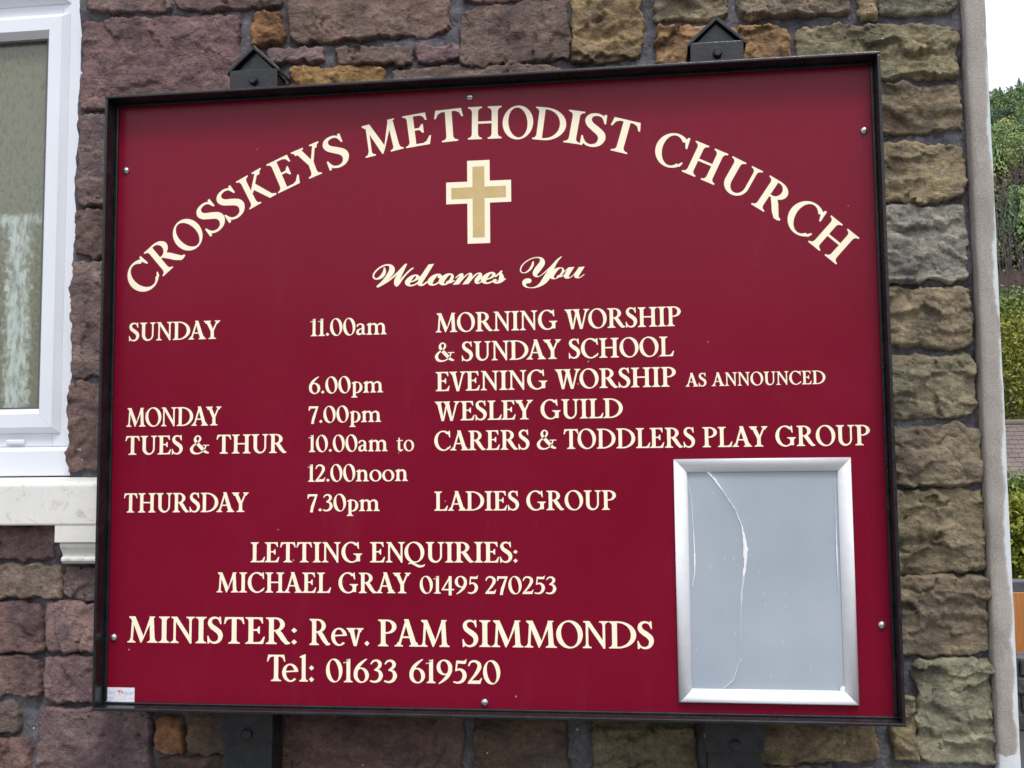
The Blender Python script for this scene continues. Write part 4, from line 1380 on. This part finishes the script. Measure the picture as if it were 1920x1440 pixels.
p, w = dense(CR, [0.0045, 0.0032, 0.0014, 0.0015, 0.0022, 0.0042, 0.0080, 0.0050, 0.0032, 0.0014, 0.0010, 0.0009, 0.0010, 0.0013, 0.0020], 5, 0.0003, 1)
h_ = len(p) * 8 // 15
M['fold'] = Mat('faint_fold', (0.56, 0.60, 0.66), 0.25, 0, 0.5).m  # dimmer tone, a fainter painted glint on the lower fold
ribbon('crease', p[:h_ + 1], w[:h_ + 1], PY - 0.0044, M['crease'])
ribbon('crease', p[h_:], w[h_:] * 1.6, PY - 0.0044, M['fold'])
p, w = dense([(0.3885, 1.580), (0.393, 1.545), (0.3945, 1.50), (0.396, 1.455), (0.3955, 1.42), (0.391, 1.392)], [0.0006, 0.0010, 0.0011, 0.0038, 0.0018, 0.0016], 6, 0.0002, 2)
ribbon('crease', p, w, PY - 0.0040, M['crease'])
p, w = dense([(0.6495, 1.60), (0.6490, 1.52), (0.6485, 1.455), (0.6490, 1.39)], [0.0004, 0.0008, 0.0024, 0.0006], 8, 0.0001, 3)
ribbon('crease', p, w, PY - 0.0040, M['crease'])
r = random.Random(12)
fl = MB()
for i in range(75):
    x, z = r.uniform(0.392, 0.648), r.uniform(1.215, 1.59)
    a = r.uniform(0.9, 2.4); L = r.choice([0.0006, 0.0008, 0.0012, 0.0012, 0.002, 0.004]); W = 0.0003
    if i < 3: L, a, (x, z) = 0.0075, 1.75, ((0.424, 1.428), (0.450, 1.443), (0.466, 1.443))[i]
    dx, dz = math.cos(a) * L, math.sin(a) * L
    nx, nz_ = -math.sin(a) * W, math.cos(a) * W
    y = PY - 0.0055
    fl.add([(x - dx, y, z - dz), (x + nx, y, z + nz_), (x + dx, y, z + dz), (x - nx, y, z - nz_)], [(0, 1, 2, 3)])
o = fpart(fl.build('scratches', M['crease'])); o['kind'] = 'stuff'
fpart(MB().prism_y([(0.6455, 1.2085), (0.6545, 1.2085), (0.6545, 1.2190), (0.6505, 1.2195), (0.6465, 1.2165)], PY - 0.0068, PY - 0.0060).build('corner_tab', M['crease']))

# ------------------------------------------------------------------ what lies beyond the corner
M['bark'] = noisy('bark', (0.06, 0.05, 0.04), (0.10, 0.085, 0.07), 0.9, 12, 0.5, 30, 0.01)


def leafy(name, base, crown_c, radii, nleaf, lsize, mat, label, cat, seed, trunk_r=0.08, limbs=7):
    o = empty(name, base)
    tag(o, label, cat)
    r = np.random.default_rng(seed)
    b = np.array(base)
    cc = np.array(crown_c) - b; rad = np.array(radii)
    mb = MB()
    mb.tube([(0, 0, -0.05), (0.03, 0.02, cc[2] * 0.5), (cc[0] * 0.6, cc[1] * 0.6, cc[2])], [trunk_r, trunk_r * 0.75, trunk_r * 0.4], 8)
    ends = []
    for i in range(limbs):
        v = r.normal(size=3); v[2] = abs(v[2]) * 0.6; v /= np.linalg.norm(v)
        e = cc + v * rad * r.uniform(0.6, 0.95)
        s = np.array([0.02, 0.01, cc[2] * r.uniform(0.45, 0.9)])
        mid = (s + e) / 2 + r.normal(size=3) * rad * 0.08
        mb.tube([tuple(s), tuple(mid), tuple(e)], [trunk_r * 0.45, trunk_r * 0.3, trunk_r * 0.1], 6)
        ends.append(e)
    mb.build('trunk', M['bark'], o, smooth=True)
    # leaves in clumps
    nc = max(12, nleaf // 140)
    d = r.normal(size=(nc, 3)); d /= np.linalg.norm(d, axis=1)[:, None]
    cl = cc + d * rad * (r.uniform(0.25, 1.0, (nc, 1)) ** 0.45)
    k = r.integers(nc, size=nleaf)
    P = cl[k] + r.normal(size=(nleaf, 3)) * rad * 0.16
    a = r.normal(size=(nleaf, 3)); a /= np.linalg.norm(a, axis=1)[:, None]
    n = r.normal(size=(nleaf, 3)); n[:, 2] += 1.0
    c = np.cross(a, n); c /= np.linalg.norm(c, axis=1)[:, None]
    s = lsize * r.uniform(0.6, 1.3, (nleaf, 1))
    V = np.stack([P + a * s, P + c * s * 0.5, P - a * s, P - c * s * 0.5], 1).reshape(-1, 3)
    Q = np.arange(nleaf * 4).reshape(-1, 4)
    me = bpy.data.meshes.new('crown')
    fast_mesh(me, V, Q)
    link('crown', me, mat, o)
    return o


M['leaf_yellow'] = foliage('spring_leaves', [(0.10, 0.125, 0.020), (0.20, 0.21, 0.030), (0.27, 0.26, 0.045)], 1.6)
M['leaf_green'] = foliage('green_leaves', [(0.065, 0.115, 0.030), (0.115, 0.185, 0.045), (0.18, 0.255, 0.065)], 0.7)
M['leaf_gold'] = foliage('golden_leaves', [(0.11, 0.14, 0.018), (0.22, 0.25, 0.030), (0.32, 0.32, 0.05)], 3.0)

leafy('spring_tree', (10.6, 31.5, 0), (10.6, 31.5, 4.1), (2.3, 2.3, 2.1), 17000, 0.07, M['leaf_yellow'], 'tree with fresh yellow green leaves rising behind the tiled roof', 'tree', 3, 0.13)
leafy('green_tree', (19.5, 58, 0), (19.0, 58, 6.6), (5.0, 4.5, 4.0), 30000, 0.15, M['leaf_green'], 'dark green tree standing behind the yellow green tree', 'tree', 5, 0.25)
leafy('golden_shrub', (4.45, 11.5, 0), (4.45, 11.5, 0.80), (0.62, 0.6, 0.52), 14000, 0.035, M['leaf_gold'], 'golden leaved shrub growing below the tiled roof', 'shrub', 8, 0.03, 10)
leafy('green_shrub', (5.0, 13.6, 0), (5.0, 13.6, 0.95), (0.8, 0.7, 0.50), 12000, 0.045, M['leaf_green'], 'green shrub between the golden shrub and the tiled outbuilding', 'shrub', 9, 0.03, 8)

# low outbuilding with a tiled roof
ob = empty('outbuilding', (8.0, 19.0, 0))
tag(ob, 'low outbuilding with a grey brown tiled roof beyond the corner', 'outbuilding')
M['block'] = noisy('rendered_block', (0.35, 0.33, 0.30), (0.28, 0.26, 0.24), 0.85, 3, 0.3, 60, 0.004)
M['tile'] = noisy('roof_tile', (0.125, 0.098, 0.090), (0.175, 0.140, 0.128), 0.8, 1.3, 0.5, 30, 0.006)
tw = MB().box(-2.6, 2.6, -1.0, 1.0, 0.0, 1.45)
tw.prism_x([(-1.0, 1.45), (1.0, 1.45), (0.0, 2.35)], -2.6, 2.6)
tw.build('wall', M['block'], ob)
pitch = math.atan2(1.0, 1.13)
deck = MB()
deck.prism_x([(-1.22, 1.32), (0.0, 2.40), (0.0, 2.46), (-1.26, 1.345)], -2.72, 2.72)
deck.prism_x([(1.22, 1.32), (1.26, 1.345), (0.0, 2.46), (0.0, 2.40)], -2.72, 2.72)
dk = deck.build('roof', M['tile'], ob)
slope = math.atan2(2.46 - 1.345, 1.26)
tl = MB().box(-0.081, 0.081, 0.0, 0.175, -0.002, 0.013).mesh('tile', bevel=0.002, seg=1)
tl.materials.append(M['tile'])
rows = 14
rr = random.Random(2)
Ltot = math.hypot(1.26, 1.115)
for i in range(rows):
    for j in range(21):
        o = bpy.data.objects.new('tile', tl); COL.objects.link(o); o.parent = dk
        s = i * Ltot / rows - 0.02
        x = -2.62 + (j + (0.5 if i % 2 else 0.0)) * 0.168
        o.location = (x, -1.26 + s * math.cos(slope), 1.345 + s * math.sin(slope) + 0.012 + rr.uniform(-0.002, 0.003))
        o.rotation_euler = (slope - 0.07, 0, rr.uniform(-0.012, 0.012))
rg = MB().tube([(-2.74, 0, 2.455), (2.74, 0, 2.455)], [0.075, 0.075], 10)
rg.build('ridge_cap', M['tile'], dk, smooth=True)

# low garden wall with an orange boarded gate standing behind it
M['darkstone'] = noisy('garden_wall_stone', (0.035, 0.033, 0.036), (0.085, 0.080, 0.078), 0.85, 6, 0.8, 25, 0.02)
gw = empty('garden_wall', (3.2, 5.2, 0))
tag(gw, 'low dark stone garden wall below the orange boarded fence', 'garden wall')
r = random.Random(6)
z = 0.0
MB().box(-1.45, 2.0, 0.03, 0.27, 0, 0.44).build('wall_bed', M['mortar'], gw)
while z < 0.43:
    h = 0.11
    x = -1.5
    while x < 2.0:
        w = r.uniform(0.16, 0.36)
        MB().box(x + 0.006, x + w - 0.006, r.uniform(0.0, 0.015), 0.30, z + 0.005, z + h - 0.005).build('stone', M['darkstone'], gw, bevel=0.012)
        x += w
    z += h
M['cedar'] = Mat('orange_stained_wood', rough=0.55)
mm = M['cedar']
g = mm.noise(7, 5, 0.6, mm.mapped((9, 9, 0.7)))
mm.col(mm.mix(mm.ramp(g, [(0.3, 0.0), (0.7, 1.0)]), (0.38, 0.135, 0.030), (0.52, 0.21, 0.055)))
mm.bump(g, 0.3, 0.003)
M['cedar'] = mm.m
gf = empty('boarded_fence', (3.2, 5.75, 0))
tag(gf, 'orange stained boarded fence panel with a curved top beyond the garden wall', 'fence')
for k in range(14):
    x = -0.70 + k * 0.125
    top = 0.74 + 0.16 * math.sin(min(1, max(0.0, (x + 0.75) / 0.9)) * math.pi / 2)
    MB().box(x, x + 0.121, 0.0, 0.02, 0.02, top).build('board', M['cedar'], gf, bevel=0.003)
for z in (0.2, 0.6):
    MB().box(-0.70, 1.05, 0.021, 0.06, z, z + 0.08).build('fence_rail', M['cedar'], gf, bevel=0.003)
sw = MB().box(2.2, 5.5, 8.3, 8.55, 0.0, 0.62)
o = sw.build('slate_wall', M['slate'], bevel=0.01)
tag(o, 'plain dark grey garden wall behind the orange boarded fence', 'garden wall')
